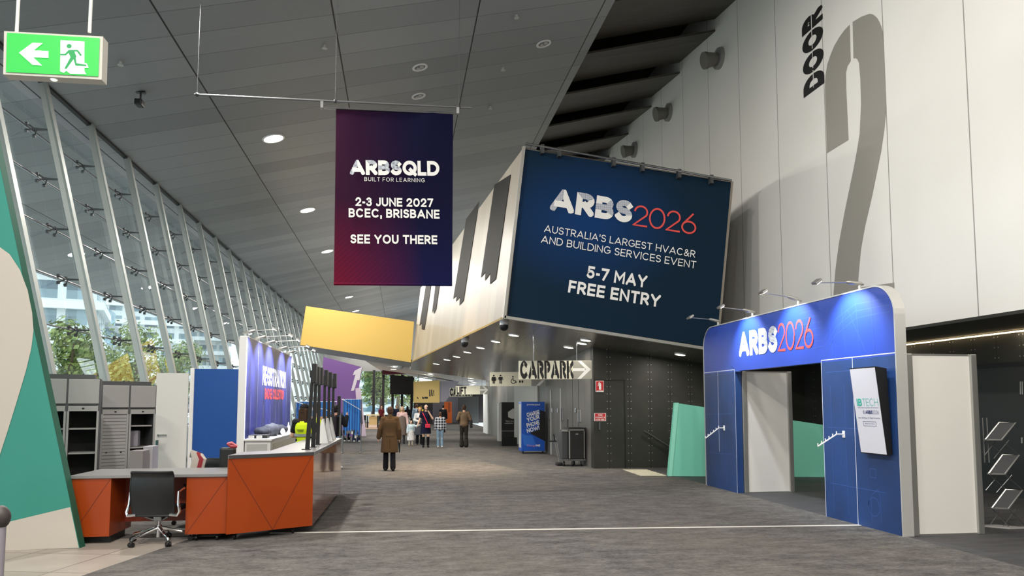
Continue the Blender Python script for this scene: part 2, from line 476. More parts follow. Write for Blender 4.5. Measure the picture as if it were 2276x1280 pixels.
ALU = mat('aluminium', 'b4b3ae', .35, metal=.8); CHROME = mat('chrome', 'd8d8da', .12, metal=1.); STEEL = mat('steel', '8e8f90', .3, metal=.9)
RED = mat('red', 'c3202b', .5); PRINTW = mat('white_print', 'f2f1ee', .5); PRINTR = mat('coral_print', 'e04a45', .5); PRINTK = mat('black_print', '111111', .5)
LENS = mat('lamp_lens', 'ffffff', .4, emit='fffaf0', es=14.); LENSW = mat('lamp_lens_warm', 'ffffff', .4, emit='fff1dc', es=12.)

# ------------------------------------------------------------------ floors
def fl(name, poly, m):
    mb = MB(); mb.slab([V((x, y, 0)) for x, y in poly], (0, 0, -.1)); return struct(name, mb, m)
fl('floor_carpet', [(-7.15, -8), (6.5, -8), (6.5, 76), (-7.15, 76), (-7.15, 10.2), (-2.6, 10.2)], CARPET)
fl('floor_stone', [(-7.15, -8), (-2.6, 10.2), (-7.15, 10.2)], STONE)
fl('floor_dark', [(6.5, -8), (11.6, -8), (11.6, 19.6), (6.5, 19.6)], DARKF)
mb = MB(); a = onZ(600, 1184.5); b = onZ(1912, 1167); d = V((0, .035, 0)); u3 = V((0, 0, .003))
mb.slab([a - d, b - d, b + d, a + d], u3); struct('trim_1', mb, mat('pale_tape', 'd6d2ca', .6))
mb = MB(); a = onZ(2150, 1170); b = onZ(2400, 1173); mb.slab([a - d * .8, b - d * .8, b + d * .8, a + d * .8], u3); struct('trim_2', mb, MATS['pale_tape'])

# ------------------------------------------------------------------ ceiling: pale sloping panels, dark louvred bay along the right wall
mb = MB(); mb.slab([V((-13.8, -8, cz(-13.8))), V((5.03, -8, cz(5.03))), V((5.03, 78, cz(5.03))), V((-13.8, 78, cz(-13.8)))], (0, 0, .12))
struct('ceiling', mb, CEIL)
mb = MB(); y = -8.
while y < 76:
    mb.slab([V((5.03, y, cz(5.03) + .05)), V((9.2, y, cz(9.2) + .05)), V((9.2, y + 2.75, cz(9.2) + .42)), V((5.03, y + 2.75, cz(5.03) + .42))], (0, 0, .06)); y += 2.75
mb.slab([V((5.0, -8, cz(5.03) + .12)), V((5.06, -8, cz(5.03) + .12)), V((5.06, 78, cz(5.03) + .12)), V((5.0, 78, cz(5.03) + .12))], (0, 0, 1.2))
mb.slab([V((5.0, -8, cz(5) + 1.3)), V((9.3, -8, cz(9.3) + 1.3)), V((9.3, 78, cz(9.3) + 1.3)), V((5.0, 78, cz(5) + 1.3))], (0, 0, .06))
struct('ceiling_louvres', mb, CEILD)

# ------------------------------------------------------------------ right side: white upper wall, dark recess below it
mb = MB(); mb.box((8.9, -8, 3.08), (9.25, 62, cz(8.9) + 1.6)); struct('wall_right', mb, WHITEW)
mb = MB(); mb.box((9.25, -8, 3.08), (11.6, 19.6, 3.3)); struct('ceiling_recess', mb, mat('recess_lining', '54524e', .6))
mb = MB(); mb.box((11.3, -8, 0), (11.6, 19.6, 3.08)); struct('wall_recess', mb, RIV)
mb = MB(); mb.box((5.16, 19.45, 0), (11.3, 19.75, 3.7)); struct('wall_service', mb, RIV)
CORR = mat('corridor_panel', '6f6d69', .55); g_ = G(CORR); p_, x_, y_, z_ = g_.pos()
g_.base(g_.mix(g_.near(y_, 1.2, 0, .008), g_.mix(g_.rng(g_.noise(p_, .8, 3, .6), .3, .7, 0, 1), lin('5b5955'), lin('6e6b66')), lin('2d2d2c')))
mb = MB(); mb.box((5.16, 19.75, 0), (5.46, 45, 3.7)); struct('wall_corridor', mb, CORR)
mb = MB(); mb.box((5.10, 27.4, 0), (5.16, 33.2, 3.2)); struct('wall_panel', mb, mat('pale_corridor_panel', 'a8a59e', .6))
mb = MB(); mb.box((-7.3, -8.3, 0), (11.6, -8, 12.6)); struct('wall_back', mb, mat('back_wall', '9a9894', .7))
# far end
LILAC = mat('lilac_grey_wall', '9b97a0', .6)
mb = MB(); mb.box((3.0, 71.5, 0), (6.6, 71.8, 4.2)); struct('wall_far', mb, LILAC)
mb = MB(); mb.box((6.6, 71.5, 0), (8.9, 71.8, 5)); mb.box((1.2, 69.8, 0), (3.0, 70.0, 2.3)); struct('wall_far_dark', mb, mat('far_dark', '3d3633', .6))
mb = MB(); mb.box((5.46, 44.7, 0), (8.9, 45, 3.7)); mb.box((8.6, 45, 0), (8.9, 72, 3.7)); struct('wall_far_passage', mb, mat('far_passage', '77756f', .6))
mb = MB()
q = [onY(x, y, 70.) for x, y in ((1020, 884), (1064, 880), (1064, 941), (1020, 941))]; mb.slab(q, (0, .5, 0)); struct('wall_ramp', mb, mat('ramp_dark', '4a4946', .7))
mb = MB(); mb.box((-7.6, 71.4, 4.9), (8.9, 71.8, 12.5)); struct('wall_end', mb, GREY)

# ------------------------------------------------------------------ the tilted meeting box that juts into the hall
sp, sn = V((2.37, 17, 3.72)), V((.138, .03, 1))
def sz(x, y): return 3.72 - .138 * (x - 2.37) - .03 * (y - 17)
BL, BR, TR, TL = V((2.37, 17, 3.72)), onY(1597, 782, 17), onY(1631, 404, 17), V((2.84, 17, 7.84))
SB = V((.46, 32, 3.53)); ST = onP(935, 640, BL, (SB - BL).cross(TL - BL))
mb = MB(); k = V((0, .02, 0))
mb.quad(SB, ST, TL, BL)                                          # cladding on the hall side
mb.quad(BL + k, TL + k, TR + k, BR + k)
mb.quad(TL, ST, V((8.9, 32, 5.8)), TR); mb.quad(SB, V((8.9, 32, 3)), V((8.9, 32, 5.8)), ST)
struct('wall_box', mb, FIN)
mb = MB(); mb.slab([V((2.37, 16.98, 3.72)), V((.44, 32, 3.53)), V((.44, 36, sz(.44, 36))), V((8.9, 36, sz(8.9, 36))), V((8.9, 16.98, sz(8.9, 16.98)))][::-1], (0, 0, .05))
struct('ceiling_soffit', mb, SOFF)
sdn = (SB - BL).cross(TL - BL).normalized()
if sdn.x > 0: sdn = -sdn
def onS(x, y): return onP(x, y, BL, sdn) + sdn * .012
slots = [[(1100, 411), (1070, 617), (1080, 604), (1079, 624), (1091, 607), (1090, 632), (1103, 620), (1136, 388)],
         [(1037, 487), (1008, 665), (1016, 656), (1014, 671), (1023, 660), (1022, 679), (1031, 668), (1066, 448)],
         [(972, 606), (961, 696), (964, 689), (965, 698), (970, 687), (984, 592)],
         [(950, 616), (933, 724), (938, 718), (938, 732), (944, 733), (963, 606)]]
mb = MB()
for s_ in slots:
    mb.slab([onS(*q) for q in s_], sdn * .004)
struct('window_1', mb, mat('dark_glazing', '191713', .6, spec=.1))
mb = MB()                                                        # aluminium frame round the big sign
e = .07
def rail(a, b): 
    a, b = V(a), V(b); t = (b - a).normalized(); n = V((0, -1, 0)); s_ = n.cross(t) * e / 2
    mb.slab([a - s_, b - s_, b + s_, a + s_], (0, -.12, 0))
rail(BL, TL); rail(BL + V((0, 0, .02)), BR + V((0, 0, .02))); 
struct('trim_3', mb, mat('frame_grey', '9a9993', .4, metal=.3))

# yellow box and far slab
YEL = mat('yellow_panel', 'e3bd62', .5)
y0 = [V((-4.01, 32, 5.88)), V((.54, 32, 5.29)), V((.42, 32, 3.53)), V((-4.21, 32, 4.23))]
mb = MB(); mb.slab(y0, (0, .12, 0)); struct('wall_yellow', mb, YEL)
mb = MB(); mb.slab([p + V((0, .12, 0)) for p in y0], (0, 4.4, 0)); struct('wall_yellow_volume', mb, mat('volume_grey', 'bdbdbb', .6))
mb = MB(); zl = lambda x: 3.96 - .141 * (x + 1.88)
mb.slab([V((-1.9, 36.6, zl(-1.9))), V((8.9, 36.6, zl(8.9))), V((8.9, 71.4, zl(8.9) + .6)), V((-1.9, 71.4, zl(-1.9) + 1.0))], (0, 0, .3)); struct('ceiling_far', mb, mat('far_ceiling', 'cfcdc8', .5))
mb = MB(); mb.slab([V((-1.95, 36.5, zl(-1.9))), V((8.9, 36.5, zl(8.9))), V((8.9, 36.5, zl(8.9) + .3)), V((-1.95, 36.5, zl(-1.9) + .3))], (0, .1, 0)); struct('trim_4', mb, mat('cream_edge', 'd9d0b4', .5))

# ------------------------------------------------------------------ left: leaning glass wall on steel columns
GLS = mat('glass', 'ffffff', .02)
t = GLS.node_tree; t.nodes.remove(t.nodes['Principled BSDF']); o_ = t.nodes['Material Output']
tr, gl, mx, fr = (t.nodes.new('ShaderNodeBsdfTransparent'), t.nodes.new('ShaderNodeBsdfGlossy'), t.nodes.new('ShaderNodeMixShader'), t.nodes.new('ShaderNodeFresnel'))
tr.inputs[0].default_value = (.86, .93, .90, 1); gl.inputs['Roughness'].default_value = .0; fr.inputs[0].default_value = 2.1
for a_, b_ in ((fr.outputs[0], mx.inputs[0]), (tr.outputs[0], mx.inputs[1]), (gl.outputs[0], mx.inputs[2]), (mx.outputs[0], o_.inputs[0])): t.links.new(a_, b_)
def gx(z): return -5.43 - .236 * z
COLY = [16 + 2.37 * k for k in range(-7, 24)]
zt = (10.21 + SLOPE * -5.43) / (1 + SLOPE * .236)                # where the columns meet the ceiling
OUT = .42
mb = MB()
for a_, b_ in zip(COLY, COLY[1:]):
    zs = [0.02] + [.12 + 1.03 * k for k in range(1, 8)] + [8.12]
    for z0, z1 in zip(zs, zs[1:]):
        mb.quad(V((gx(z0) - OUT, a_ + .01, z0 + .008)), V((gx(z0) - OUT, b_ - .01, z0 + .008)), V((gx(z1) - OUT, b_ - .01, z1 - .008)), V((gx(z1) - OUT, a_ + .01, z1 - .008)))
win = struct('window_2', mb, GLS)
for k in range(0, 8):
    z0 = .12 + 1.03 * k
    if k: part(win, 'joint_rail', MB().cyl(V((gx(z0) - OUT + .03, COLY[0], z0)), V((gx(z0) - OUT + .03, COLY[-1], z0)), .018, 6), STEEL)
COLM = mat('column_paint', 'a3a8a5', .4, metal=.25)
mb = MB(); wv = lambda z, dy: [V((gx(z) + .10, dy - .04, z)), V((gx(z) + .10, dy + .04, z)), V((gx(z) - .05, dy + .04, z)), V((gx(z) - .05, dy - .04, z))]
mb.hexa(wv(0, 0) + wv(zt, 0))
mb.hexa([p + V((.012, 0, 0)) for p in (V((gx(0) + .1, -.075, 0)), V((gx(0) + .1, .075, 0)), V((gx(0) + .09, .075, 0)), V((gx(0) + .09, -.075, 0)))] +
        [p + V((.012, 0, 0)) for p in (V((gx(zt) + .1, -.075, zt)), V((gx(zt) + .1, .075, zt)), V((gx(zt) + .09, .075, zt)), V((gx(zt) + .09, -.075, zt)))])
col0 = bpy.data.objects.new('column', mb.mesh('column', COLM)); COL.objects.link(col0); col0['kind'] = 'structure'
clamp = MB()
for sy in (-1, 1):
    clamp.tube([V((-.04, 0, 0)), V((-.3, sy * .05, 0)), V((-OUT + .04, sy * .16, .05))], .016, 6)
    clamp.tube([V((-.04, 0, 0)), V((-.3, sy * .05, 0)), V((-OUT + .04, sy * .16, -.09))], .016, 6)
    for dz in (.05, -.09): clamp.cyl(V((-OUT + .06, sy * .16, dz)), V((-OUT + .012, sy * .16, dz)), .035, 8)
cme = clamp.mesh('spider_clamp', mat('clamp_steel', '55585a', .4, metal=.7))
for i, y in enumerate(COLY):
    c_ = col0 if i == 0 else col0.copy()
    if i: COL.objects.link(c_)
    c_.location = (0, y, 0)
    if i < 24:
        for k in range(1, 8):
            z0 = .12 + 1.03 * k
            s_ = bpy.data.objects.new('spider_clamp', cme); COL.objects.link(s_); s_.parent = c_; s_.location = (gx(z0), 0, z0)
mb = MB(); mb.box((-6.2, COLY[0], -.1), (-5.3, COLY[-1], .12)); struct('baseboard_left', mb, DKGREY)
mb = MB(); mb.slab([V((gx(zt) - .02, COLY[0], zt - .06)), V((gx(zt) + .06, COLY[0], zt - .04)), V((gx(zt) + .06, COLY[-1], zt - .04)), V((gx(zt) - .02, COLY[-1], zt - .06))], (0, 0, .05)); struct('trim_5', mb, BLACK)

# far glazed end with dark posts
mb = MB(); mb.quad(V((-7.2, 71.6, 0)), V((3.0, 71.6, 0)), V((3.0, 71.6, 4.9)), V((-7.2, 71.6, 4.9))); struct('window_3', mb, GLS)
for i, x in enumerate((830, 851, 872, 893, 915)):
    p = onY(x, 930, 71.3); mb = MB(); mb.box((p.x - .12, 71.2, 0), (p.x + .12, 71.45, 5.0)); struct('column_far_%d' % (i + 1), mb, BLACKM)

# ------------------------------------------------------------------ outside
GROUND = mat('paving_outside', 'c4c2bd', .8)
mb = MB(); mb.box((-120, -30, -.4), (-6.3, 300, -.12)); mb.box((-6.3, 77, -.4), (60, 300, -.12)); struct('ground', mb, GROUND)
LEAF = mat('leaf', '4d6a2c', .6); g_ = G(LEAF); p_, x_, y_, z_ = g_.pos()
g_.base(g_.mix(g_.white(g_.xyz(g_.ma('FLOOR', g_.ma('MULTIPLY', x_, 4.)), g_.ma('FLOOR', g_.ma('MULTIPLY', y_, 4.)), g_.ma('FLOOR', g_.ma('MULTIPLY', z_, 4.)))), lin('4f6a30'), lin('a3ad62')))
BARK = mat('bark', '5a4a3a', .9)
def tree(loc, h, w, label, leaf=.2, n=2200, group='trees outside the building'):
    t_ = thing('tree', label, 'tree', loc, group=group)
    X, Y, Z = loc
    mb = MB(); mb.tube([V((X, Y, Z)), V((X + .1, Y, Z + h * .35)), V((X - .1, Y + .1, Z + h * .7))], [w * .05, w * .04, w * .02], 8)
    for k in range(5):
        a_ = k * 1.3; mb.tube([V((X, Y, Z + h * .35)), V((X + math.cos(a_) * w * .3, Y + math.sin(a_) * w * .3, Z + h * (.55 + .06 * k)))], [w * .025, w * .008], 6)
    part(t_, 'trunk', mb, BARK)
    mb = MB(); blobs = []
    for k in range(16):
        a_ = random.uniform(0, 2 * pi); r_ = w * .5 * random.uniform(.1, .75); hh = random.uniform(.32, .92)
        k2 = 1 - abs(hh - .6) * 1.1
        blobs.append((V((X + math.cos(a_) * r_ * k2, Y + math.sin(a_) * r_ * k2, Z + h * hh)), w * random.uniform(.16, .27)))
    for k in range(n):
        c_, r_ = random.choice(blobs); d_ = V((random.gauss(0, 1), random.gauss(0, 1), random.gauss(0, 1))).normalized()
        p = c_ + d_ * r_ * random.uniform(.6, 1.05); u_ = d_.orthogonal().normalized(); v_ = d_.cross(u_)
        s_ = leaf * random.uniform(.6, 1.2); tl = d_ * random.uniform(-.5, .5) * s_
        mb.quad(p - u_ * s_ + tl, p - v_ * s_ * .6, p + u_ * s_ - tl, p + v_ * s_ * .6)
    part(t_, 'foliage', mb, LEAF)
    return t_
def at_dir(x, y): d_ = ray(x, 900); k = y / d_.y; return V((d_.x * k, y, -.12))
tree(at_dir(150, 52), 7.2, 6.5, 'bushy green tree seen through the glass left of the grey cabinets')
tree(at_dir(300, 75), 9.0, 8.0, 'round green tree seen through the glass above the white door')
tree(at_dir(225, 66), 6.0, 6.0, 'low dark green tree seen through the glass between two taller ones')
tree(at_dir(390, 95), 9.5, 9.0, 'green tree outside in front of the pale stepped tower')
tree(at_dir(846, 84), 8.6, 4.2, 'leafy tree outside behind the red portal beam', .17, 3600)
tree(at_dir(828, 92), 6.5, 4.0, 'leafy tree outside beside the large white figure one', .17, 2600)
tree(at_dir(912, 90), 7.5, 4.2, 'leafy tree outside under the hanging black screen', .17, 3200)
tree(at_dir(884, 108), 11., 6.0, 'taller leafy tree outside behind the glazed end wall', .2, 3000)
def m_facade(name, wall, glass, px=3.2, pz=3.1, fx=.36, fz=.34):
    m = mat(name, wall, .6); g = G(m); p, x, y, z = g.pos('Object')
    u = g.ma('ADD', x, y)
    wx = g.ma('LESS_THAN', g.ma('PINGPONG', u, px / 2), px * fx); wz = g.ma('LESS_THAN', g.ma('PINGPONG', z, pz / 2), pz * fz)
    f = g.ma('MULTIPLY', wx, wz)
    g.base(g.mix(f, lin(wall), g.mix(g.white(g.xyz(g.ma('FLOOR', g.ma('DIVIDE', u, px)), 0, g.ma('FLOOR', g.ma('DIVIDE', z, pz)))), lin(glass), lin('9fb4bd'))))
    g.put(g.b.inputs['Roughness'], g.rng(f, 0, 1, .6, .15)); return m
def building(loc, w, dpt, h, label, fac, band, rz=0., step=3.1, nb=9, roof=True):
    b_ = thing('office_tower', label, 'building', loc, rz, 'city buildings outside', local=True)
    part(b_, 'facade', MB().box((-w / 2, -dpt / 2, 0), (w / 2, dpt / 2, h)), fac)
    for k in range(nb):
        z0 = step * (k + 1) * 1.0
        part(b_, 'balcony', MB().box((-w / 2 - .7, -dpt / 2 - .9, z0), (w / 2 + .7, dpt / 2 + .4, z0 + .9)), band)
    part(b_, 'roof_plant', MB().box((-w / 4, -dpt / 4, h), (w / 4, dpt / 4, h + 3)), GREY)
FW = m_facade('facade_white', 'dfe3e4', '51606b'); FB = m_facade('facade_blue', '9fc0d2', '5d8aa5', 1.6, 3.4, .42, .42); FD = m_facade('facade_grey', 'b7b9b8', '3c444c', 2.2, 3.0)
BW = mat('balcony_white', 'eef1f2', .5); BG = mat('balcony_grey', '9aa0a4', .5)
building(at_dir(95, 100), 12, 14, 46, 'pale tower with striped balconies behind the first glass bays', FW, BW, .3, 4.4, 8)
building(at_dir(165, 125), 9, 10, 17, 'low blue glazed block at the foot of the striped tower', FB, BG, .2, 3.4, 4)
building(at_dir(318, 165), 16, 14, 44, 'white tower with rounded balconies seen above the white door', FW, BW, .35, 3.6, 12)
building(at_dir(415, 190), 18, 16, 52, 'pale grey tower seen through the glass left of the registration wall', FD, BW, .2, 3.4, 12)
building(at_dir(232, 200), 18, 14, 13, 'low grey block seen far off between the two white towers', FD, BG, .1, 3.4, 3)
building(at_dir(812, 210), 24, 14, 52, 'white gridded tower outside beside the large white figure one', FW, BW, 0., 3.4, 12)

# ================================================================== lamps and fittings overhead
def frame_n(n):
    n = V(n).normalized(); u = n.orthogonal().normalized(); return n, u, n.cross(u)
def downlight(loc, n, r, label, power, group='ceiling downlights', col=(1, .95, .88), lens=None, size=None):
    n, u, w = frame_n(n); loc = V(loc)
    t_ = thing('downlight', label, 'ceiling light', loc, group=group)
    ring = lambda rr, d: [loc + n * d + (u * math.cos(2 * pi * k / 24) + w * math.sin(2 * pi * k / 24)) * rr for k in range(24)]
    mb = MB(); mb.loft([ring(r * 1.18, -.01), ring(r * 1.16, .02), ring(r * 1.0, .02), ring(r * .98, -.01)], cap=False); part(t_, 'bezel', mb, WHITE)
    mb = MB(); mb.add(ring(r, .006), [tuple(range(24))]); part(t_, 'lens', mb, lens or LENS)
    if power: lamp('AREA', loc + n * .03, loc + n, power, col, size or r * 2, parent=t_)
    return t_
cn = V((SLOPE, 0, -1))
for k in range(-1, 9):
    y = 5.63 + 7.84 * k
    vis = k >= 2
    nm = ['', '', 'nearest', 'second nearest', 'third', 'fourth', 'fifth', 'sixth', 'farthest']
    downlight((-3.67, y, cz(-3.67) - .005), cn, .27,
              ('large round ceiling downlight, %s of the row left of the hanging banner' % nm[k]) if vis and k < 9 else 'large round downlight in the pale ceiling above the stone floor',
              560, 'downlight row in the pale ceiling')
fit = [((3.59, 18.27), 'round spotlight in the dark bay of ceiling above the big blue sign'), ((.39, 18.39), 'small round spotlight in ceiling, upper of two above the hanging banner'), ((.40, 20.17), 'small round spotlight in ceiling just above the hanging banner pole')]
for (x, y), lb in fit:
    t_ = thing('recessed_spotlight', lb, 'ceiling light', (x, y, cz(x)), group='recessed ceiling spotlights'); n, u, w = frame_n(cn); c_ = V((x, y, cz(x)))
    ring = lambda rr, d, c_=c_: [c_ + n * d + (u * math.cos(2 * pi * k / 20) + w * math.sin(2 * pi * k / 20)) * rr for k in range(20)]
    part(t_, 'bezel', MB().loft([ring(.2, -.01), ring(.2, .02), ring(.15, .02), ring(.14, -.01)], cap=False), WHITE)
    mb = MB()
    for s_ in (-1, 1): mb.cyl(c_ + w * .06 * s_ - n * .02, c_ + w * .06 * s_ + n * .035, .05, 12)
    part(t_, 'lamp_head', mb, LGREY)
    lamp('SPOT', c_ + n * .06, (x + .7, y + 1.0, 0), 3600 if y < 25 and x < 2 else 60, (1, .74, .46), .08, 30, .8, t_)
# security camera hanging from the left ceiling bay, tiny sprinkler heads
t_ = thing('ceiling_camera', 'small black camera hanging from pale ceiling below the exit sign', 'camera', (-5.87, 17.2, cz(-5.87)))
c_ = V((-5.87, 17.2, cz(-5.87)))
part(t_, 'bracket', MB().box(c_ + V((-.1, -.05, -.03)), c_ + V((.1, .05, .01))).cyl(c_, c_ - V((0, 0, .22)), .02, 8), BLACKM); part(t_, 'camera_head', MB().box(c_ + V((-.09, -.14, -.34)), c_ + V((.07, .10, -.2)), bev=.03), BLACK)
for i, (x, y, lb) in enumerate(((722, 100, 'left of the banner pole'), (1148, 33, 'high above the big blue sign'), (1118, 150, 'right of the hanging banner'), (1090, 236, 'above the tilted box'), (268, 137, 'right of the exit sign'))):
    p = onP(x, y, (-7.4, 0, 8.35), (-SLOPE, 0, 1)); mb = MB(); mb.cyl(p, p + V((0, 0, -.07)), .03, 8); mb.cyl(p + V((0, 0, -.07)), p + V((0, 0, -.085)), .06, 10)
    solo('sprinkler', mb, LGREY, 'tiny sprinkler head in the ceiling ' + lb, 'sprinkler', 'ceiling sprinklers')
# round floodlights on the white wall
for p, lb in zip(((19.21, 11.54), (23.24, 11.58), (26.93, 11.57)), ('uppermost and nearest', 'middle one', 'lowest and farthest')):
    c_ = V((8.9, *p)); t_ = thing('wall_floodlight', 'round grey floodlight on the white wall by the dark ceiling, %s of three' % lb, 'wall light', c_, group='wall floodlights')
    part(t_, 'mounting_plate', MB().cyl(c_, c_ + V((-.1, 0, 0)), .3, 24), GREY, smooth=True)
    mb = MB(); mb.cyl(c_ + V((-.08, 0, -.02)), c_ + V((-.42, .0, -.08)), .17, 20, r2=.22); mb.cyl(c_ + V((-.42, 0, -.08)), c_ + V((-.5, 0, -.1)), .24, 20); part(t_, 'lamp_housing', mb, mat('flood_grey', '6a6862', .45), smooth=True)
# wall washers for the white wall, clipped to the ceiling out in the hall
for y, pw in ((2.5, 400), (8.5, 760), (13.2, 330)):
    c_ = V((2.6, y, cz(2.6))); t_ = thing('ceiling_floodlight', 'box floodlight on the ceiling aimed at the white wall', 'ceiling light', c_, group='white wall floodlights')
    part(t_, 'bracket', MB().cyl(c_, c_ - V((0, 0, .3)), .03), BLACKM); part(t_, 'lamp_housing', MB().box(c_ + V((-.2, -.2, -.55)), c_ + V((.15, .2, -.3)), bev=.03), BLACKM)
    lamp('SPOT', c_ + V((.3, 0, -.45)), (8.9, y + 1.2, 6.6), pw, (1, .965, .9), .25, 95, .9, t_)
# unseen fill lamps added behind the camera to brighten surfaces facing it
for x, y in ((1.2, -4.), (1.2, 1.5), (4.6, -1.), (4.6, -5.), (-2.2, -4.)):
    downlight((x, y, cz(x) - .005), cn, .27, 'unseen round fill light added in the ceiling over the entrance', 480, 'added entrance fill lights')
# downlights in the polished soffit
dl = [(1142, 744), (1102, 758), (1068, 772), (1039, 782), (1015, 792), (994, 799), (970, 808), (1302, 755), (1293, 762), (1264, 771), (1512, 787)]
names = ['nearest of the long row under the tilted box', 'second of the long row under the tilted box', 'third of the long row under the tilted box', 'fourth of the long row under the tilted box', 'fifth of the long row under the tilted box', 'sixth of the long row under the tilted box', 'last of the long row under the tilted box',
         'nearest of three above the carpark sign', 'middle of three above the carpark sign', 'left of three above the carpark sign', 'beside the blue entrance arch, over the riveted wall']
for q, nm in list(zip(dl, names)):
    p = onP(*q, sp, sn); downlight(p - V((0, 0, .004)), -sn, .13, 'round downlight in polished soffit, ' + nm, 9 if 'carpark' in nm else 34, 'soffit downlights', (1, .93, .82), LENSW)
# downlights in the far ceiling
for i, (x, y) in enumerate(((880, 812), (875, 819), (957, 830), (972, 826), (946, 838), (958, 834), (1062, 838), (1046, 844), (1013, 851), (1048, 855), (1053, 852))):
    Y = 40 + 2.2 * i if i < 6 else 38 + 1.5 * i
    for _ in range(6):
        p = onY(x, y, Y); zz = zl(p.x) + max(0, (Y - 36.6)) * .02; Y *= max(.8, min(1.25, (zz - EYE) / max(p.z - EYE, .05)))
        Y = max(37.5, min(70, Y))
    p = onY(x, y, Y); zz = zl(p.x) + max(0, (p.y - 36.6)) * .02
    downlight((p.x, p.y, zz - .03), (0, 0, -1), .17, 'round downlight in the low far ceiling, %s' % ('left part near the white dome camera', 'left part just behind the dome camera', 'above the yellow sign box', 'right of the one above the yellow sign', 'over the left corner of the yellow sign', 'over the right side of the yellow sign', 'nearest above the lift sign', 'second above the lift sign', 'left above the lift sign', 'close to the lift sign arrow', 'right above the lift sign arrow')[i], 60, 'far ceiling downlights', (1, .95, .87))
# dome cameras
for (x, y), m_, lb, Y in (((1120, 716), BLACK, 'black dome camera under the corner of the big blue sign', None), ((1033, 756), BLACK, 'black dome camera in the polished soffit left of the downlight row', None), ((891, 814), WHITE, 'white dome camera hanging below the cream ceiling edge', 36.4)):
    p = onP(x, y, sp, sn) if Y is None else onY(x, 806, Y); r_ = .13 if Y is None else .2
    t_ = thing('dome_camera', lb, 'camera', p); part(t_, 'mount', MB().cyl(p + V((0, 0, .02)), p - V((0, 0, r_ * .7)), r_ * .8, 16), WHITE, smooth=True)
    part(t_, 'dome', MB().ell(p - V((0, 0, r_ * .8)), r_ * .85, 16, 10), m_, smooth=True)

# ------------------------------------------------------------------ exit sign
GREENS = mat('exit_green', '2fae45', .4, emit='2fb848', es=.55); EXW = mat('exit_white', 'f4f7f4', .4, emit='f4fff4', es=.75)
ex = thing('exit_sign', 'green illuminated running man exit sign hanging from two rods', 'sign', (-2.24, 5.04, 3.81))
c4 = [onY(*p, 5) for p in ((9, 69), (229, 81), (226, 177), (7, 165))]
part(ex, 'housing', MB().slab([p + V((0, .0, 0)) for p in c4], (0, .085, 0)), mat('exit_housing', 'c9c6bd', .5))
c5 = [onY(*p, 4.996) for p in ((16, 73), (222, 85), (219, 170), (13.5, 160))]; flat(ex, 'sign_face', [c5], GREENS, (0, -.002, 0))
def exq(pts): return [onY(x / 9.483, 60 + y / 9.483, 4.99) for x, y in pts]
flat(ex, 'arrow_symbol', [exq([(405, 545), (690, 335), (905, 345), (715, 495), (1025, 512), (1025, 655), (700, 640), (890, 815), (690, 800)])], EXW, (0, -.002, 0))
flat(ex, 'doorway_symbol', [exq([(1280, 280), (1785, 310), (1780, 755), (1835, 775), (1868, 860), (1782, 862), (1785, 940), (1820, 998), (1480, 985), (1400, 925), (1345, 970), (1270, 935)])], EXW, (0, -.002, 0))
man = [[(1462 + 54 * math.cos(a * .39), 408 + 48 * math.sin(a * .39)) for a in range(16)],
       [(1275, 570), (1375, 570), (1450, 490), (1490, 520), (1395, 605), (1280, 602)], [(1450, 490), (1560, 488), (1620, 630), (1560, 690), (1495, 650), (1455, 560)],
       [(1560, 488), (1650, 490), (1735, 600), (1700, 622), (1625, 522), (1560, 525)], [(1600, 600), (1620, 770), (1595, 822), (1545, 640)], [(1620, 770), (1830, 800), (1826, 834), (1595, 822)], [(1495, 640), (1570, 670), (1410, 892), (1362, 884)]]
flat(ex, 'running_man', [exq(q) for q in man], mat('exit_dark_green', '1f8f4d', .4, emit='23934e', es=.35), (0, -.004, 0))
for x in (37, 199):
    p = onY(x, 72, 5.04); part(ex, 'hanging_rod', MB().cyl(p, V((p.x, p.y, cz(p.x))), .011, 10), mat('rod_white', 'd5d5d3', .4))
p = onY(120, 176, 5.04); part(ex, 'status_lamp', MB().ell(p, (.022, .022, .014)), EXW)

# ------------------------------------------------------------------ hanging banner
BAN = mat('banner_fabric', '0c0e2c', .6, spec=.06); g_ = G(BAN); p_, x_, y_, z_ = g_.pos()
tt = g_.rng(g_.ma('ADD', x_, g_.ma('MULTIPLY', z_, .10)), -.85, .85, 0, 1); lo = g_.rng(z_, 3.9, 5.6, 1, 0)
dia = g_.ma('MULTIPLY', g_.ma('PINGPONG', g_.ma('ADD', x_, g_.ma('MULTIPLY', z_, -1.)), .05), 8.)
cl = g_.mix(lo, lin('36102a'), g_.mix(dia, lin('74142f'), lin('480c26')))
g_.base(g_.mix(tt, cl, g_.mix(lo, lin('0e0e2e'), lin('131642'))))
hb = thing('hanging_banner', 'tall maroon and navy fabric banner hanging from a ceiling pole', 'banner', (-.16, 14, 3.95))
bq = [onY(*p, 14) for p in ((742, 634), (1005, 636), (1007, 250), (747, 243))]
mb = MB(); nx, nz = 28, 40
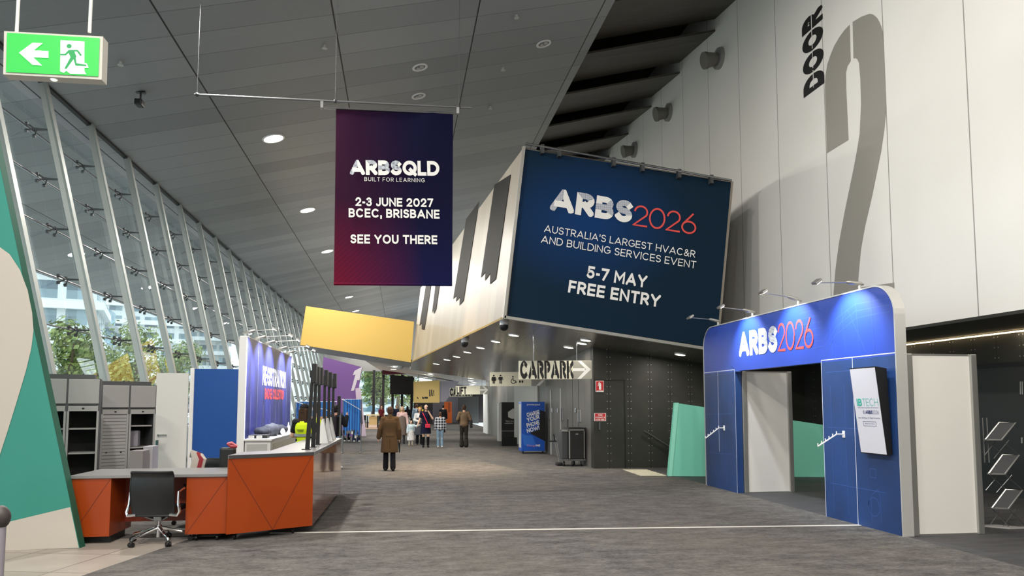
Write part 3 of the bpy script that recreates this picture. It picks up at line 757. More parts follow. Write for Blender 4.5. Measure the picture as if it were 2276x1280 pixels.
for side in (0, 1):
    o_ = len(mb.v); vs = []; fs = []
    for j in range(nz + 1):
        for i in range(nx + 1):
            u, v = i / nx, j / nz
            p = (bq[0].lerp(bq[1], u)).lerp(bq[3].lerp(bq[2], u), v)
            wv_ = .010 * math.sin(u * 9 + v * 3) * (v ** 2) + .02 * math.exp(-((u - .25 - .2 * (1 - v)) ** 2) * 60) * v ** 3 - .02 * math.exp(-((u - .8 + .2 * (1 - v)) ** 2) * 60) * v ** 3
            vs.append(p + V((0, wv_ + side * .006, 0)))
    for j in range(nz):
        for i in range(nx):
            a_ = j * (nx + 1) + i; q = (a_, a_ + 1, a_ + nx + 2, a_ + nx + 1); fs.append(q if side == 0 else q[::-1])
    mb.add(vs, fs)
part(hb, 'fabric', mb, BAN, smooth=True)
NY = (0, -1, 0)
def HALF():
    m = mat('halftone_print', 'eeeef0', .5)
    if len(m.node_tree.nodes) > 2: return m
    g = G(m); p, x, y, z = g.pos()
    k = 2 * pi / .034
    d_ = g.ma('MULTIPLY', g.ma('SINE', g.ma('MULTIPLY', g.ma('ADD', g.ma('ADD', x, y), z), k * .7)), g.ma('SINE', g.ma('MULTIPLY', g.ma('SUBTRACT', g.ma('ADD', x, y), z), k * .7)))
    g.base(g.mix(g.ma('GREATER_THAN', d_, -.12), lin('2a3a5c'), lin('dfe3ea'))); return m
HT = HALF()
def px_text(root, body, a, b, cap, m, plane, nrm, w=.2, track=.13, **kw):
    P0, P1 = plane(*a), plane(*b); mid = plane((a[0] + b[0]) / 2, (a[1] + b[1]) / 2); tp = plane((a[0] + b[0]) / 2, (a[1] + b[1]) / 2 - cap)
    return text(root, body, P0, P1, (tp - mid).length, m, nrm, w, track, **kw)
PB = lambda x, y: onY(x, y, 13.985)
def logo(root, body, a, b, cap, plane, nrm, w=.27, **kw):
    """block initials printed half solid, half in dots: dotted strokes are a part of their own"""
    P0, P1 = plane(*a), plane(*b); U = (P1 - P0); width = U.length; U.normalize(); nrm = V(nrm); Vv = nrm.cross(U)
    mid = plane((a[0] + b[0]) / 2, (a[1] + b[1]) / 2); h = (plane((a[0] + b[0]) / 2, (a[1] + b[1]) / 2 - cap) - mid).length
    gs, tot = glyphs(body, w, .06); sx = width / tot
    solid, dots = MB(), MB(); cuts = {'A': (.5, .1, -1), 'R': (.9, -1., 1), 'B': (.8, -.9, 1), 'S': (.75, -.7, 1)}
    for ch, polys in gs:
        if not polys: continue
        xs = [p[0] for q in polys for p in q]; x0, x1 = min(xs), max(xs)
        for qi, q in enumerate(polys):
            cxm = sum(p[0] for p in q) / len(q); cym = sum(p[1] for p in q) / len(q)
            f = (cxm - x0) / (x1 - x0)
            dotted = (ch == 'A' and f < .42 and cym > .3) or (ch == 'R' and (cym > .72 and qi > 0)) or (ch == 'B' and .28 < cym < .8 and f > .25) or (ch == 'S' and (cym > .45 and f < .75 or (cym < .6 and cym > .35)))
            if ch == 'A' and len(q) and f < .45: dotted = True
            pts = [P0 + U * (p[0] * sx) + Vv * (p[1] * h) + nrm * (.005 + .0002 * qi) for p in q]
            if (pts[1] - pts[0]).cross(pts[2] - pts[0]).dot(nrm) < 0: pts.reverse()
            (dots if dotted else solid).add(pts, [tuple(range(len(pts)))])
    part(root, 'logo_initials', solid, PRINTW); part(root, 'dotted_logo_strokes', dots, HT)
logo(hb, 'ARBS', (778, 388.5), (893, 390), 33, PB, NY)
px_text(hb, 'QLD', (895, 390), (977, 391), 33, PRINTW, PB, NY, .24, .06)
px_text(hb, 'BUILT FOR LEARNING', (810, 402.5), (944, 405.5), 9, PRINTW, PB, NY, .12, .3)
px_text(hb, '2-3 JUNE 2027', (790, 458), (963, 460.5), 19.5, PRINTW, PB, NY, .21)
px_text(hb, 'BCEC, BRISBANE', (775, 483), (977, 486), 20, PRINTW, PB, NY, .21)
px_text(hb, 'SEE YOU THERE', (779, 541), (972, 543), 20, PRINTW, PB, NY, .21)
part(hb, 'bottom_batten', MB().cyl(bq[0] + V((0, .003, .03)), bq[1] + V((0, .003, .03)), .022, 10), BAN)
br_ = thing('banner_pole', 'long grey pole on ceiling wires carrying the tall fabric banner', 'pole', (-1.2, 14.0, 7.4))
P0, P1 = onY(432, 210, 14.02), onY(1048, 240, 14.02); part(br_, 'pole', MB().cyl(P0, P1, .02, 12), mat('pole_grey', '6f7072', .4, metal=.5))
for x, y in ((438, 210), (745, 225), (1020, 238)):
    p = onY(x, y, 14.02); part(br_, 'hanging_wire', MB().cyl(p, V((p.x, p.y + .02, cz(p.x))), .003, 5).ell(p, .04, 8, 6), DKGREY)
part(br_, 'clip_bar', MB().cyl(onY(712, 239, 13.99), onY(1025, 253, 13.99), .02, 10), STEEL)
for x, y in ((716, 232), (1018, 245)):
    p = onY(x, y, 14.0); part(br_, 'clamp', MB().box(p + V((-.03, -.03, -.08)), p + V((.03, .05, .06)), bev=.01), STEEL)

# ------------------------------------------------------------------ the big blue sign on the tilted box
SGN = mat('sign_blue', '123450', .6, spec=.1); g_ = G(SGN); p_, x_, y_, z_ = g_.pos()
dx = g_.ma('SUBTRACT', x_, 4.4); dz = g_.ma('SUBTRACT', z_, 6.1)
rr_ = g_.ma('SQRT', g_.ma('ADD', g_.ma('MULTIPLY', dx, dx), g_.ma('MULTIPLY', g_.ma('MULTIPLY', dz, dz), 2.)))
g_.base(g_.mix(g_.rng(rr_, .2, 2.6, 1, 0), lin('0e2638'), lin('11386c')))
bs = thing('billboard', 'huge tilted dark blue trade show sign on the pale box', 'sign', (5.2, 16.9, 3.2))
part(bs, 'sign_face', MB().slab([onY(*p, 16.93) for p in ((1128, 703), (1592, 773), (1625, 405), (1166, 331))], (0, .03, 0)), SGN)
PS = lambda x, y: onY(x, y, 16.92)
logo(bs, 'ARBS', (1221.6, 466.8), (1403, 497), 50, PS, NY)
px_text(bs, '2026', (1405.6, 501), (1546, 522.5), 47, PRINTR, PS, NY, .085, .05)
px_text(bs, "AUSTRALIA'S LARGEST HVAC&R", (1209, 515.3), (1544.4, 572.8), 16, PRINTW, PS, NY, .12, .15)
px_text(bs, 'AND BUILDING SERVICES EVENT', (1202, 539.2), (1546, 597), 16.5, PRINTW, PS, NY, .12, .15)
px_text(bs, '5-7 MAY', (1303, 617.5), (1436, 640), 27.5, PRINTW, PS, NY, .21)
px_text(bs, 'FREE ENTRY', (1262, 649.6), (1466, 683), 27.5, PRINTW, PS, NY, .21)
tk = thing('sign_rail', 'thin metal rail running above the huge blue sign', 'rail', (5, 16.8, 7.5))
a, b = onY(1168, 319, 16.8), onY(1626, 401, 16.8); part(tk, 'rail', MB().cyl(a, b, .03, 8), STEEL)
for f in (.08, .16, .42, .56, .74, .9):
    p = a.lerp(b, f); part(tk, 'hanger', MB().box(p + V((-.04, -.02, -.16)), p + V((.04, .12, .05))), DKGREY)

# ------------------------------------------------------------------ DOOR 2 on the white wall
NX = (-1, 0, 0); PW = lambda x, y: onX(x, y, 8.9)
d2 = thing('wall_graphic', 'giant grey figure two with black word DOOR painted on white wall', 'wall graphic', (8.9, 13.2, 3.4))
GR2 = mat('graphic_grey', '8d8a82', .5)
hook = [(1889, 54.7), (1891, 135.5), (1883.7, 147.5), (1880.5, 162.5), (1881, 195), (1886.3, 311), (1838.4, 340.6), (1833.7, 193.7), (1835, 169), (1839, 143), (1847, 120), (1855, 101), (1865.6, 83), (1877, 67)]
body = [(1895.5, 48.7), (1915, 37), (1932.5, 30.7), (1939, 31.5), (1945, 35.5), (1950.5, 41), (1955, 48.7), (1959.5, 60), (1962.5, 73.7), (1965, 107), (1968.7, 195), (1970.5, 242), (1966, 287), (1958.7, 337), (1939, 434), (1923, 503), (1914, 553.6), (1908.7, 609), (1907, 638), (1880, 700), (1853, 720), (1853, 652), (1857, 601), (1865, 540), (1878, 468.7), (1896.8, 378), (1904.8, 336), (1911, 297), (1914, 232.5), (1912.5, 175), (1909.5, 140), (1905.5, 131), (1900, 129), (1897.3, 131)]
foot = [(1905, 640), (1988, 628), (1990, 700), (1880, 722)]
flat(d2, 'figure_two', [[PW(*q) for q in reversed(pl)] for pl in (hook, body, foot)], GR2, (-.004, 0, 0))
text(d2, 'DOOR', onX(1833, 184, 8.9), onX(1828, 8, 8.9), .83, PRINTK, NX, .3, .1)
for k in range(4):
    z0 = 8.63 + .445 * k
    lines(d2, 'stencil_gap', [[V((8.9, 14.55, z0 + .02)), V((8.9, 14.55, z0 + .42))]], .025, WHITEW, NX, .007)

# ------------------------------------------------------------------ dark riveted wall: signs, doors, handrail, mint balustrade
HRED = mat('sign_red', 'c9262e', .45)
for nm, lb, px, rows in (('fire_sign', 'red and white fire extinguisher sign on the riveted wall', ((1324, 846), (1342, 846), (1342, 871), (1324, 871)), 'ext'), ('fire_sign', 'red fire hydrant and hose reel sign low on the riveted wall', ((1321, 918), (1347, 918), (1347, 936), (1321, 936)), 'hyd')):
    Pq = lambda x, y: onY(x, y, 19.43)
    q = [Pq(*p) for p in px]; f_ = thing(nm, lb, 'sign', q[3], group='fire signs'); part(f_, 'plate', MB().slab(q, (0, .015, 0)), PRINTW)
    c_ = sum(q, V()) / 4; q2 = [c_ + (p - c_) * .9 for p in q]; flat(f_, 'red_field', [q2], HRED, (0, -.004, 0))
    if rows == 'ext':
        flat(f_, 'extinguisher_symbol', [[Pq(*p) for p in ((1331, 866), (1336, 866), (1336, 854), (1334.5, 851), (1332.5, 851), (1331, 854))], [Pq(*p) for p in ((1328.5, 858), (1330, 858), (1330.6, 853), (1333, 850.5), (1333, 849), (1330, 850.5))], [Pq(*p) for p in ((1326, 870), (1340, 870), (1340, 868), (1326, 868))]], PRINTW, (0, -.008, 0))
    else:
        for i, s_ in enumerate(('FIRE', 'HYDRANT &', 'HOSE REEL')):
            w_ = (5, 10, 10)[i]; yy_ = 924.2 + 5.0 * i; px_text(f_, s_, (1334 - w_, yy_), (1334 + w_, yy_), 3.4, PRINTW, Pq, NY, .2, lift=.008)
p = onY(1332, 947, 19.42); solo('pull_handle', MB().box(p + V((-.02, -.05, -.1)), p + V((.02, .03, .1)), bev=.008), STEEL, 'small steel pull handle under the red hose reel sign', 'handle')
mb = MB()
for a, b in (((1322, 845), (1387, 845)), ((1387, 845), (1391, 1040))):
    A_, B_ = onY(*a, 19.45), onY(*b, 19.45); mb.box((min(A_.x, B_.x) - .006, 19.44, min(A_.z, B_.z)), (max(A_.x, B_.x) + .006, 19.46, max(A_.z, B_.z) + .012))
struct('door_1', mb, BLACK)
hr = thing('handrail', 'steel stair handrail sloping down along the riveted wall', 'handrail', (6.9, 19.35, 0))
a, b = onY(1432, 957, 19.36), onY(1500, 1000, 19.36); part(hr, 'rail', MB().cyl(a, b, .022, 12), STEEL, smooth=True)
for f in (.15, .8):
    p = a.lerp(b, f); part(hr, 'bracket', MB().tube([p, p + V((0, .03, -.07)), p + V((0, .09, -.07))], .009, 6), STEEL)
mb = MB(); q = [onZ(*p, .012) for p in ((1384, 1043), (1436, 1043), (1481, 1056.5), (1424, 1056.5))]; mb.slab([p - V((0, 0, .012)) for p in q], (0, 0, .012))
for i in range(10):
    for j in range(7):
        c_ = q[0].lerp(q[1], (i + .5) / 10).lerp(q[3].lerp(q[2], (i + .5) / 10), (j + .5) / 7); mb.cyl(c_, c_ + V((0, 0, .006)), .035, 6)
solo('tactile_paving', mb, mat('tactile_cream', 'cfc9b4', .6), 'cream studded tactile paving before the stair beside mint panel', 'paving')
mA, mB_ = onZ(1485, 1058), onZ(1842, 1060); mdir = (mB_ - mA).normalized(); mn = V((mdir.y, -mdir.x, 0)); mn = -mn if mn.y > 0 else mn
PM = lambda x, y: onP(x, y, mA, mn)
far_ = mA + mdir * 4.75
q = [mA, far_, far_ + V((0, 0, 1.05)), PM(1842, 946), PM(1500, 895)]
bal = thing('balustrade', 'mint green slanted balustrade panel behind the blue arch', 'balustrade', mA)
part(bal, 'panel', MB().slab(q, -mn * .22), mat('mint', '7fd6bd', .5))
part(bal, 'edge_strip', MB().slab([mA + mn * .004, mA + mdir * .09 + mn * .004, PM(1500, 895) + mdir * .09 + mn * .004, PM(1500, 895) + mn * .004], mn * .01), mat('mint_pale', '98e6cf', .45))
# recess: door with pull bars, light cove, little vent
dr = struct('door_2', MB().box((11.26, 10.6, 0), (11.3, 13.35, 2.42)), mat('door_charcoal', '2b2c2d', .5))
part(dr, 'door_frame', MB().box((11.24, 13.35, 0), (11.3, 13.42, 2.5)).box((11.24, 10.6, 2.42), (11.3, 13.42, 2.5)), BLACK)
for x in (2268.5, 2273):
    a, b = onX(x, 848, 11.2), onX(x, 876, 11.2); part(dr, 'pull_bar', MB().cyl(a, b, .014, 8), ALU)
for x in (2272,): 
    a, b = onX(x, 972, 11.2), onX(x, 985, 11.2); part(dr, 'lever', MB().cyl(a, b, .02, 8), ALU)
mb = MB(); q = [onX(*p, 11.29) for p in ((2188, 815), (2208, 815), (2209, 838), (2189, 838))]; mb.slab(q, (-.02, 0, 0)); solo('wall_vent', mb, BLACK, 'small black square vent above the charcoal door', 'vent')
struct('baseboard_right', MB().box((11.22, -8, 0), (11.3, 10.6, .06)).box((11.22, 13.42, 0), (11.3, 19.4, .06)), DKGREY)
cv = thing('cove_light', 'thin warm light strip along top of the recess wall', 'light', (11.2, 12, 3.0)); part(cv, 'strip', MB().box((11.17, 6, 3.035), (11.21, 18.5, 3.06)), mat('cove_glow', 'ffffff', .5, emit='ffe2ae', es=3.5))
for y in (8.5, 12., 15.5): 
    o_ = lamp('AREA', (11.1, y, 3.02), (11.35, y, 2.2), 9, (1, .86, .62), 1.0, parent=cv); o_.data.shape = 'RECTANGLE'; o_.data.size = .06; o_.data.size_y = 3.2
    
# ------------------------------------------------------------------ blue entrance arch
AX = 6.47
ARC = mat('arch_blue', '1f3f86', .42); g_ = G(ARC); p_, x_, y_, z_ = g_.pos()
n_ = g_.noise(g_.xyz(0, g_.ma('MULTIPLY', y_, .8), g_.ma('MULTIPLY', z_, .5)), 1.2, 2, .5)
g_.base(g_.mix(g_.rng(n_, .3, .7, 0, 1), lin('1b335c'), lin('24457f')))
ARCH_LIT = mat('arch_header_lit', '2644a4', .42)  # brighter blue than the piers: lamp glow on the header put into its colour
ARCL = mat('arch_line', '4363ad', .5)
y0, y1, zt_, ph = 8.87, 15.1, 3.33, 2.36
ar = thing('entrance_arch', 'blue printed entrance arch with rounded top corners over an opening', 'arch', (AX, 12, 0))
rc = .42; T_ = V((.13, 0, 0))
top = [V((AX, y1, ph)), V((AX, y1, zt_ - rc))] + [V((AX, y1 - rc + rc * math.cos(R(a_)), zt_ - rc + rc * math.sin(R(a_)))) for a_ in range(9, 91, 9)] + [V((AX, y0 + rc + rc * math.cos(R(a_)), zt_ - rc + rc * math.sin(R(a_)))) for a_ in range(90, 181, 9)] + [V((AX, y0, ph))]
part(ar, 'header', MB().slab(top, T_), ARCH_LIT)
for a, b in ((y0, 10.62), (13.64, y1)): part(ar, 'pier', MB().box((AX, a, 0), (AX + .13, b, ph)), ARC)
edge = [V((AX, y0, 0))] + top[::-1][0:1] + top[::-1][1:] + [V((AX, y1, 0))]
mb = MB(); c_ = V((AX, (y0 + y1) / 2, 1.7))
def outw(p):
    if abs(p.z - zt_) < 1e-3: return V((0, 0, .02))
    s_ = -1 if p.y < 12 else 1
    if p.z <= zt_ - rc: return V((0, s_ * .02, 0))
    d_ = V((0, p.y - (y0 + rc if s_ < 0 else y1 - rc), p.z - (zt_ - rc))); return d_.normalized() * .02
mb.loft([[p + V((-.012, 0, 0)), p + outw(p) + V((-.012, 0, 0)), p + outw(p) + V((.145, 0, 0)), p + V((.145, 0, 0))] for p in edge])
part(ar, 'edge_trim', mb, mat('trim_silver', 'c9c8c4', .35, metal=.4))
PA = lambda x, y: onX(x, y, AX)
lines(ar, 'panel_joint', [[V((AX, y0, ph + .03)), V((AX, 10.62, ph + .03)), V((AX, 10.62, 0))], [V((AX, 13.64, 0)), V((AX, 13.64, ph + .03)), V((AX, y1, ph + .03))], [V((AX, 9.82, .0)), V((AX, 9.82, ph + .03))], [V((AX, 14.42, .75)), V((AX, 14.42, ph + .03))]], .014, mat('joint_white', 'c6cbe0', .5), NX)
sg = []
for k in range(9): sg.append([V((AX, 14.9, 2.95 - .07 * k)), V((AX, 13.7 - .04 * k, 2.42 - .03 * k + .02 * k))])
for k in range(6): sg.append([V((AX, 14.0, 3.2 - .05 * k)), V((AX, 13.3, 2.9 - .06 * k))])
for k in range(7): sg.append([V((AX, 11.2, 3.2 - .1 * k)), V((AX, 10.55, 3.2 - .1 * k))])
for y in (10.55, 10.75, 11.9, 11.95, 12.0, 12.05): sg.append([V((AX, y, 3.25)), V((AX, y, 2.5))])
for k in range(4):
    sg.append([V((AX, 10.4 - .35 * k, 3.2)), V((AX, 10.3 - .33 * k, 2.45))])
    sg.append([V((AX, 10.5, 2.5 + .1 * k)), V((AX, 10.2, 2.75 + .12 * k)), V((AX, 9.7, 2.95 + .1 * k)), V((AX, 8.95, 3.0 + .09 * k - .05))] if k < 3 else [V((AX, 10.5, 2.45)), V((AX, 9.9, 3.1)), V((AX, 9.5, 2.45))])
for k in range(0, 10, 4): sg.append([V((AX, 15.0, 2.3 - .2 * k)), V((AX, 13.8, 2.33 - .2 * k))]); sg.append([V((AX, 10.5, 2.2 - .21 * k)), V((AX, 9.0 + .1 * (k % 3), 2.2 - .21 * k))])
for k in range(0, 5, 3): sg.append([V((AX, 14.8 - .23 * k, .1)), V((AX, 14.8 - .23 * k, 2.2))]); sg.append([V((AX, 10.4 - .12 * k, .1)), V((AX, 10.4 - .12 * k, 2.0))])
for k in range(10):
    a_ = k * .7; sg.append([V((AX, 9.45 + .13 * math.cos(a_), .3 + .13 * math.sin(a_))), V((AX, 9.45 + .13 * math.cos(a_ + .7), .3 + .13 * math.sin(a_ + .7)))])
sg += [[V((AX, 9.5, .1)), V((AX, 9.5, .45)), V((AX, 9.35, .55)), V((AX, 9.3, .45)), V((AX, 9.3, .1))], [V((AX, 9.5, .7)), V((AX, 9.38, .7)), V((AX, 9.38, .82)), V((AX, 9.5, .82)), V((AX, 9.5, .7))]]
lines(ar, 'line_drawing', sg, .005, ARCL, NX, .002)
logo(ar, 'ARBS', (1643, 793.5), (1729, 782), 57, PA, NX)
px_text(ar, '2026', (1730, 782), (1809, 772.5), 66, PRINTR, PA, NX, .09, .05)
# white wing panels behind the arch
for nm, y, za, lb in (('partition_panel', 8.9, 2.36, 'white partition panel with aluminium posts at the near end of the arch'), ('partition_panel', 13.66, 2.34, 'white partition panel with aluminium posts inside the arch opening')):
    w_ = thing(nm, lb, 'partition', (7.1, y, 0), group='white partition panels')
    part(w_, 'panel', MB().box((6.70, y - .01, .02), (7.56, y + .02, za)), WHITEG)
    for x in (6.61, 7.56): part(w_, 'post', MB().box((x, y - .045, 0), (x + .09, y + .045, za + .02), bev=.01), ALU)
    part(w_, 'rail', MB().box((6.70, y - .018, za), (7.56, y + .028, za + .02)).box((6.70, y - .018, 0), (7.56, y + .028, .02)), ALU)
# arm lamps
def arm_lamp(base, head, tgt, power, label, group, lit=True, col=(1, 1, 1), spot=80, name='arm_lamp'):
    base, head = V(base), V(head); t_ = thing(name, label, 'lamp', base, group=group)
    part(t_, 'clamp', MB().cyl(base - V((0, 0, .03)), base + V((0, 0, .07)), .022, 10), ALU)
    d_ = (head - base).normalized(); b2 = base + V((0, 0, .07))
    part(t_, 'driver_box', MB().tube([b2 - d_ * .06, b2 - d_ * .02, b2 + d_ * .16, b2 + d_ * .2], [.01, .03, .03, .012], 10), ALU, smooth=True)
    part(t_, 'arm', MB().tube([b2 + d_ * .15, head], .008, 8), ALU)
    f_ = (V(tgt) - head).normalized()
    sd = f_.cross(d_).normalized(); u_ = sd.cross(f_)
    mb = MB(); q = [head + sd * a_ + u_ * b_ for a_, b_ in ((-.09, -.05), (.09, -.05), (.09, .05), (-.09, .05))]; mb.slab([p + f_ * .0 for p in q], -f_ * .035); part(t_, 'lamp_head', mb, ALU)
    mb = MB(); q = [head + sd * a_ + u_ * b_ + f_ * .004 for a_, b_ in ((-.08, -.04), (.08, -.04), (.08, .04), (-.08, .04))]; mb.quad(*q); part(t_, 'lamp_glass', mb, LENS if lit else LGREY)
    if lit: lamp('SPOT', head + f_ * .03, tgt, power, col, .04, spot, .7, t_)
lbs = ('unlit arm lamp on top of the arch, farthest of the four', 'lit arm lamp on top of the arch, second farthest', 'lit arm lamp on top of the arch, second nearest', 'lit arm lamp on top of the arch, nearest the rounded corner')
for i, (b_, h_) in enumerate((((14.47, 3.37), (1535, 706)), ((12.94, 3.37), (1603, 683)), ((11.32, 3.37), (1697, 650)), ((9.66, 3.37), (1817, 628)))):
    h3 = onX(*h_, 5.92); arm_lamp((AX + .05, *b_), h3, (AX, h3.y, 2.75), 190, lbs[i], 'arch lamps', True if i else True and i > 0, (.82, .9, 1.0), 100)
# waterfall hooks on the piers
for y_, wall, tip, lb in ((14.19, (1610, 951), (1568, 974), 'white studded waterfall hook on the far blue pier'), (10.11, (1876, 965), (1818, 992), 'white studded waterfall hook on the near blue pier beside the screen')):
    a, b = onX(*wall, AX), onX(*tip, AX - .42); h_ = thing('waterfall_hook', lb, 'hook', a, group='waterfall hooks')
    part(h_, 'backplate', MB().box(a + V((-.012, -.03, -.05)), a + V((.0, .03, .05)), bev=.004), WHITE)
    k_ = a + V((-.12, 0, 0)); part(h_, 'arm', MB().tube([a, k_, b], .011, 8), WHITE)
    mb = MB()
    for f in range(6): p = k_.lerp(b, f / 5); mb.cyl(p, p + V((0, 0, .045)), .008, 6)
    part(h_, 'stud', mb, WHITE)
# tilted screen
tv = thing('display_screen', 'tall white advertising screen tilted forward on the near blue pier', 'screen', (6.3, 9.28, 1.02))
ya, yb = 9.0, 9.57
fr_ = [V((6.385, yb, 1.03)), V((6.385, ya, 1.03)), V((6.255, ya, 2.215)), V((6.255, yb, 2.215))]
part(tv, 'casing', MB().hexa([fr_[0], fr_[1], V((6.46, ya, 1.05)), V((6.46, yb, 1.05)), fr_[3], fr_[2], V((6.42, ya, 2.19)), V((6.42, yb, 2.19))]), BLACK)
fn_ = (fr_[1] - fr_[0]).cross(fr_[3] - fr_[0]).normalized(); fn_ = -fn_ if fn_.x > 0 else fn_
c_ = sum(fr_, V()) / 4; flat(tv, 'screen', [[c_ + (p - c_) * .975 for p in fr_]], mat('screen_white', 'c9c8d0', .25, emit='e3e0ea', es=.12), fn_ * .003)
PT = lambda u, v: fr_[0].lerp(fr_[1], u).lerp(fr_[3].lerp(fr_[2], u), v)
NAVY = mat('navy_print', '22305e', .5, emit='22305e', es=.3); TEALP = mat('teal_print', '1f9a86', .5, emit='1f9a86', es=.3)
text(tv, 'IB', PT(.12, .555), PT(.32, .555), .1, TEALP, fn_, .2, lift=.006); text(tv, 'TECH', PT(.34, .555), PT(.93, .555), .1, TEALP, fn_, .07, lift=.006)
small_text(tv, 'INTELLIGENT BUILDING TECHNOLOGY', PT(.13, .528), PT(.93, .528), .016, NAVY, fn_, .006)
text(tv, '@', PT(.32, .463), PT(.39, .463), .05, NAVY, fn_, .1, lift=.006); text(tv, 'ARBS', PT(.41, .463), PT(.68, .463), .05, NAVY, fn_, .25, lift=.006); text(tv, '2026', PT(.69, .463), PT(.92, .463), .05, NAVY, fn_, .09, lift=.006)
small_text(tv, 'Smart Buildings. AI. Digital Innovation', PT(.1, .41), PT(.93, .41), .02, NAVY, fn_, .006); small_text(tv, 'Stand on show', PT(.33, .345), PT(.7, .345), .018, NAVY, fn_, .006)
q = [PT(.27, .325), PT(.75, .325), PT(.75, .375), PT(.27, .375)]; lines(tv, 'button_outline', [q + q[:1]], .005, NAVY, fn_, .006)

# ------------------------------------------------------------------ zig-zag brochure stand
zb = onZ(2232, 1173); zs_ = thing('brochure_stand', 'folding zig-zag aluminium brochure stand beside the white partition', 'stand', zb)
PZ = lambda x, y: onY(2170 + x / 3.556, 840 + y / 3.556, zb.y)
wv_ = (PZ(85, 600) - PZ(0, 600)); wv_.z = 0; wv_ = wv_ + V((0, -.10, 0))
tr_ = [((180, 352), (70, 488)), ((207, 607), (95, 757)), ((232, 882), (122, 1028))]; NET = mat('tray_mesh', '26282a', .6)
for i, (tp_, bt_) in enumerate(tr_):
    a, b = PZ(*tp_), PZ(*bt_); mb = MB(); q = [b, b + wv_, a + wv_, a]; mb.tube(q + q[:1], .013, 6)
    tray_ = part(zs_, 'tray', mb, ALU); part(tray_, 'mesh_panel', MB().slab(q, (a - b).cross(wv_).normalized() * .004), NET)
    part(zs_, 'tray_lip', MB().box(b + V((0, -.03, -.01)), b + V((wv_.x, .02, .015))), ALU)
ends = [((70, 488), (215, 612)), ((95, 757), (240, 885)), ((122, 1028), (262, 1180))]
for (a_, b_) in ends:
    a, b = PZ(*a_), PZ(*b_)
    for o_ in (V(), wv_): part(zs_, 'strut', MB().cyl(a + o_, b + o_, .007, 6), STEEL)
for a_, b_ in (((190, 480), (85, 615)), ((280, 492), (160, 638)), ((215, 747), (97, 890)), ((305, 768), (180, 910)), ((205, 1058), (135, 1160)), ((333, 1040), (228, 1188))):
    part(zs_, 'strut', MB().cyl(PZ(*a_) + V((0, .05, 0)), PZ(*b_) + V((0, .05, 0)), .006, 6), STEEL)
q = [PZ(80, 1168), PZ(215, 1192), PZ(350, 1188), PZ(240, 1160)]; b0 = [V((p.x, zb.y + (.18 if i in (0, 3) else -.1), 0)) for i, p in enumerate(q)]; part(zs_, 'base', MB().slab(b0, (0, 0, .018)), mat('base_grey', 'a3a19f', .4))
for x0_, x1_ in ((83, 102), (116, 137)): part(zs_, 'rod', MB().cyl(PZ(x0_, 315) + V((0, .08, 0)), PZ(x1_, 672) + V((0, .08, 0)), .008, 6), ALU)

# ================================================================== left foreground: teal graphic blade
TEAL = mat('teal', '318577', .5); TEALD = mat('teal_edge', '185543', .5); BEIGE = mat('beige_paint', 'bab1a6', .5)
TY = onZ(177, 1218).y
PTe = lambda x, y: onY(x, y, TY)
tq = [V((-7.4, TY, 0)), V((PTe(177, 1219).x, TY, 0)), PTe(0, 372) + (PTe(0, 372) - PTe(177, 1219)) * .45, V((-7.4, TY, 5.9))]
tb = thing('graphic_blade', 'leaning teal wall blade with cream shapes at the left edge of the hall', 'wall graphic', (-4.6, TY, 0))
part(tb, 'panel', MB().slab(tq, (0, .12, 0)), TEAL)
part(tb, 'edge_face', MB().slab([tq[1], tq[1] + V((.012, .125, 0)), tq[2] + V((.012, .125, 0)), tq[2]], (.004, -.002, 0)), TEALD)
flat(tb, 'cream_swoosh', [[PTe(*p) for p in ((-160, 520), (0, 549), (22, 565), (45, 600), (62, 645), (72, 695), (75, 735), (70, 775), (58, 825), (40, 885), (20, 950), (0, 1012), (-160, 1300))][::-1]], BEIGE, (0, -.006, 0))
flat(tb, 'cream_base', [[PTe(*p) for p in ((-160, 1212), (5, 1163), (157, 1126.5), (176, 1217), (-160, 1229))][::-1]], BEIGE, (0, -.008, 0))

# ------------------------------------------------------------------ registration wall
RX = -3.0
RGB = mat('registration_print', '2b2f77', .35); g_ = G(RGB); p_, x_, y_, z_ = g_.pos()
nn = g_.noise(g_.xyz(0, g_.ma('MULTIPLY', y_, 1.2), g_.ma('MULTIPLY', z_, .2)), 1.5, 2, .5)
g_.base(g_.mix(g_.rng(nn, .35, .65, 0, 1), lin('23284f'), lin('343884')))
rw = thing('registration_wall', 'tall white-edged registration wall with blue print facing the counter', 'wall panel', (RX, 18, 0))
ry0, ry1, rz = 15.1, 21.1, 3.04
part(rw, 'panel', MB().box((RX - .12, ry0, 0), (RX, ry1, rz)), RGB)
part(rw, 'edge_frame', MB().box((RX - .13, ry0 - .08, 0), (RX + .005, ry0 - .001, rz)).box((RX - .13, ry0 - .02, rz), (RX + .005, ry1, rz + .02)).box((RX - .13, ry1, 0), (RX + .005, ry1 + .02, rz)), WHITE)
PR = lambda x, y: onX(x, y, RX)
lines(rw, 'panel_joint', [[V((RX, y, 1.0)), V((RX, y, z))] for y, z in ((15.6, 1.9), (16.3, 3.03), (17.0, 1.7), (17.9, 1.7), (18.6, 2.0), (19.1, 3.03), (20.3, 2.2))], .012, mat('joint_lilac', 'a9aee0', .4), (1, 0, 0))
px_text(rw, 'REGISTRATION', (583, 855.5), (634, 863), 39, PRINTW, PR, (1, 0, 0), .2, .1)
px_text(rw, 'BADGE COLLECTION', (588, 887), (630, 888), 22.5, PRINTR, PR, (1, 0, 0), .2, .12)
hd = [(530, 754), (632, 747), (655, 749), (676, 766), (687, 778)]; bs_ = [15.2, 16.4, 17.6, 19.4, 20.8]
nms = ('nearest the white wall edge', 'second from the white wall edge', 'in the middle', 'second from the far end', 'at the far end')
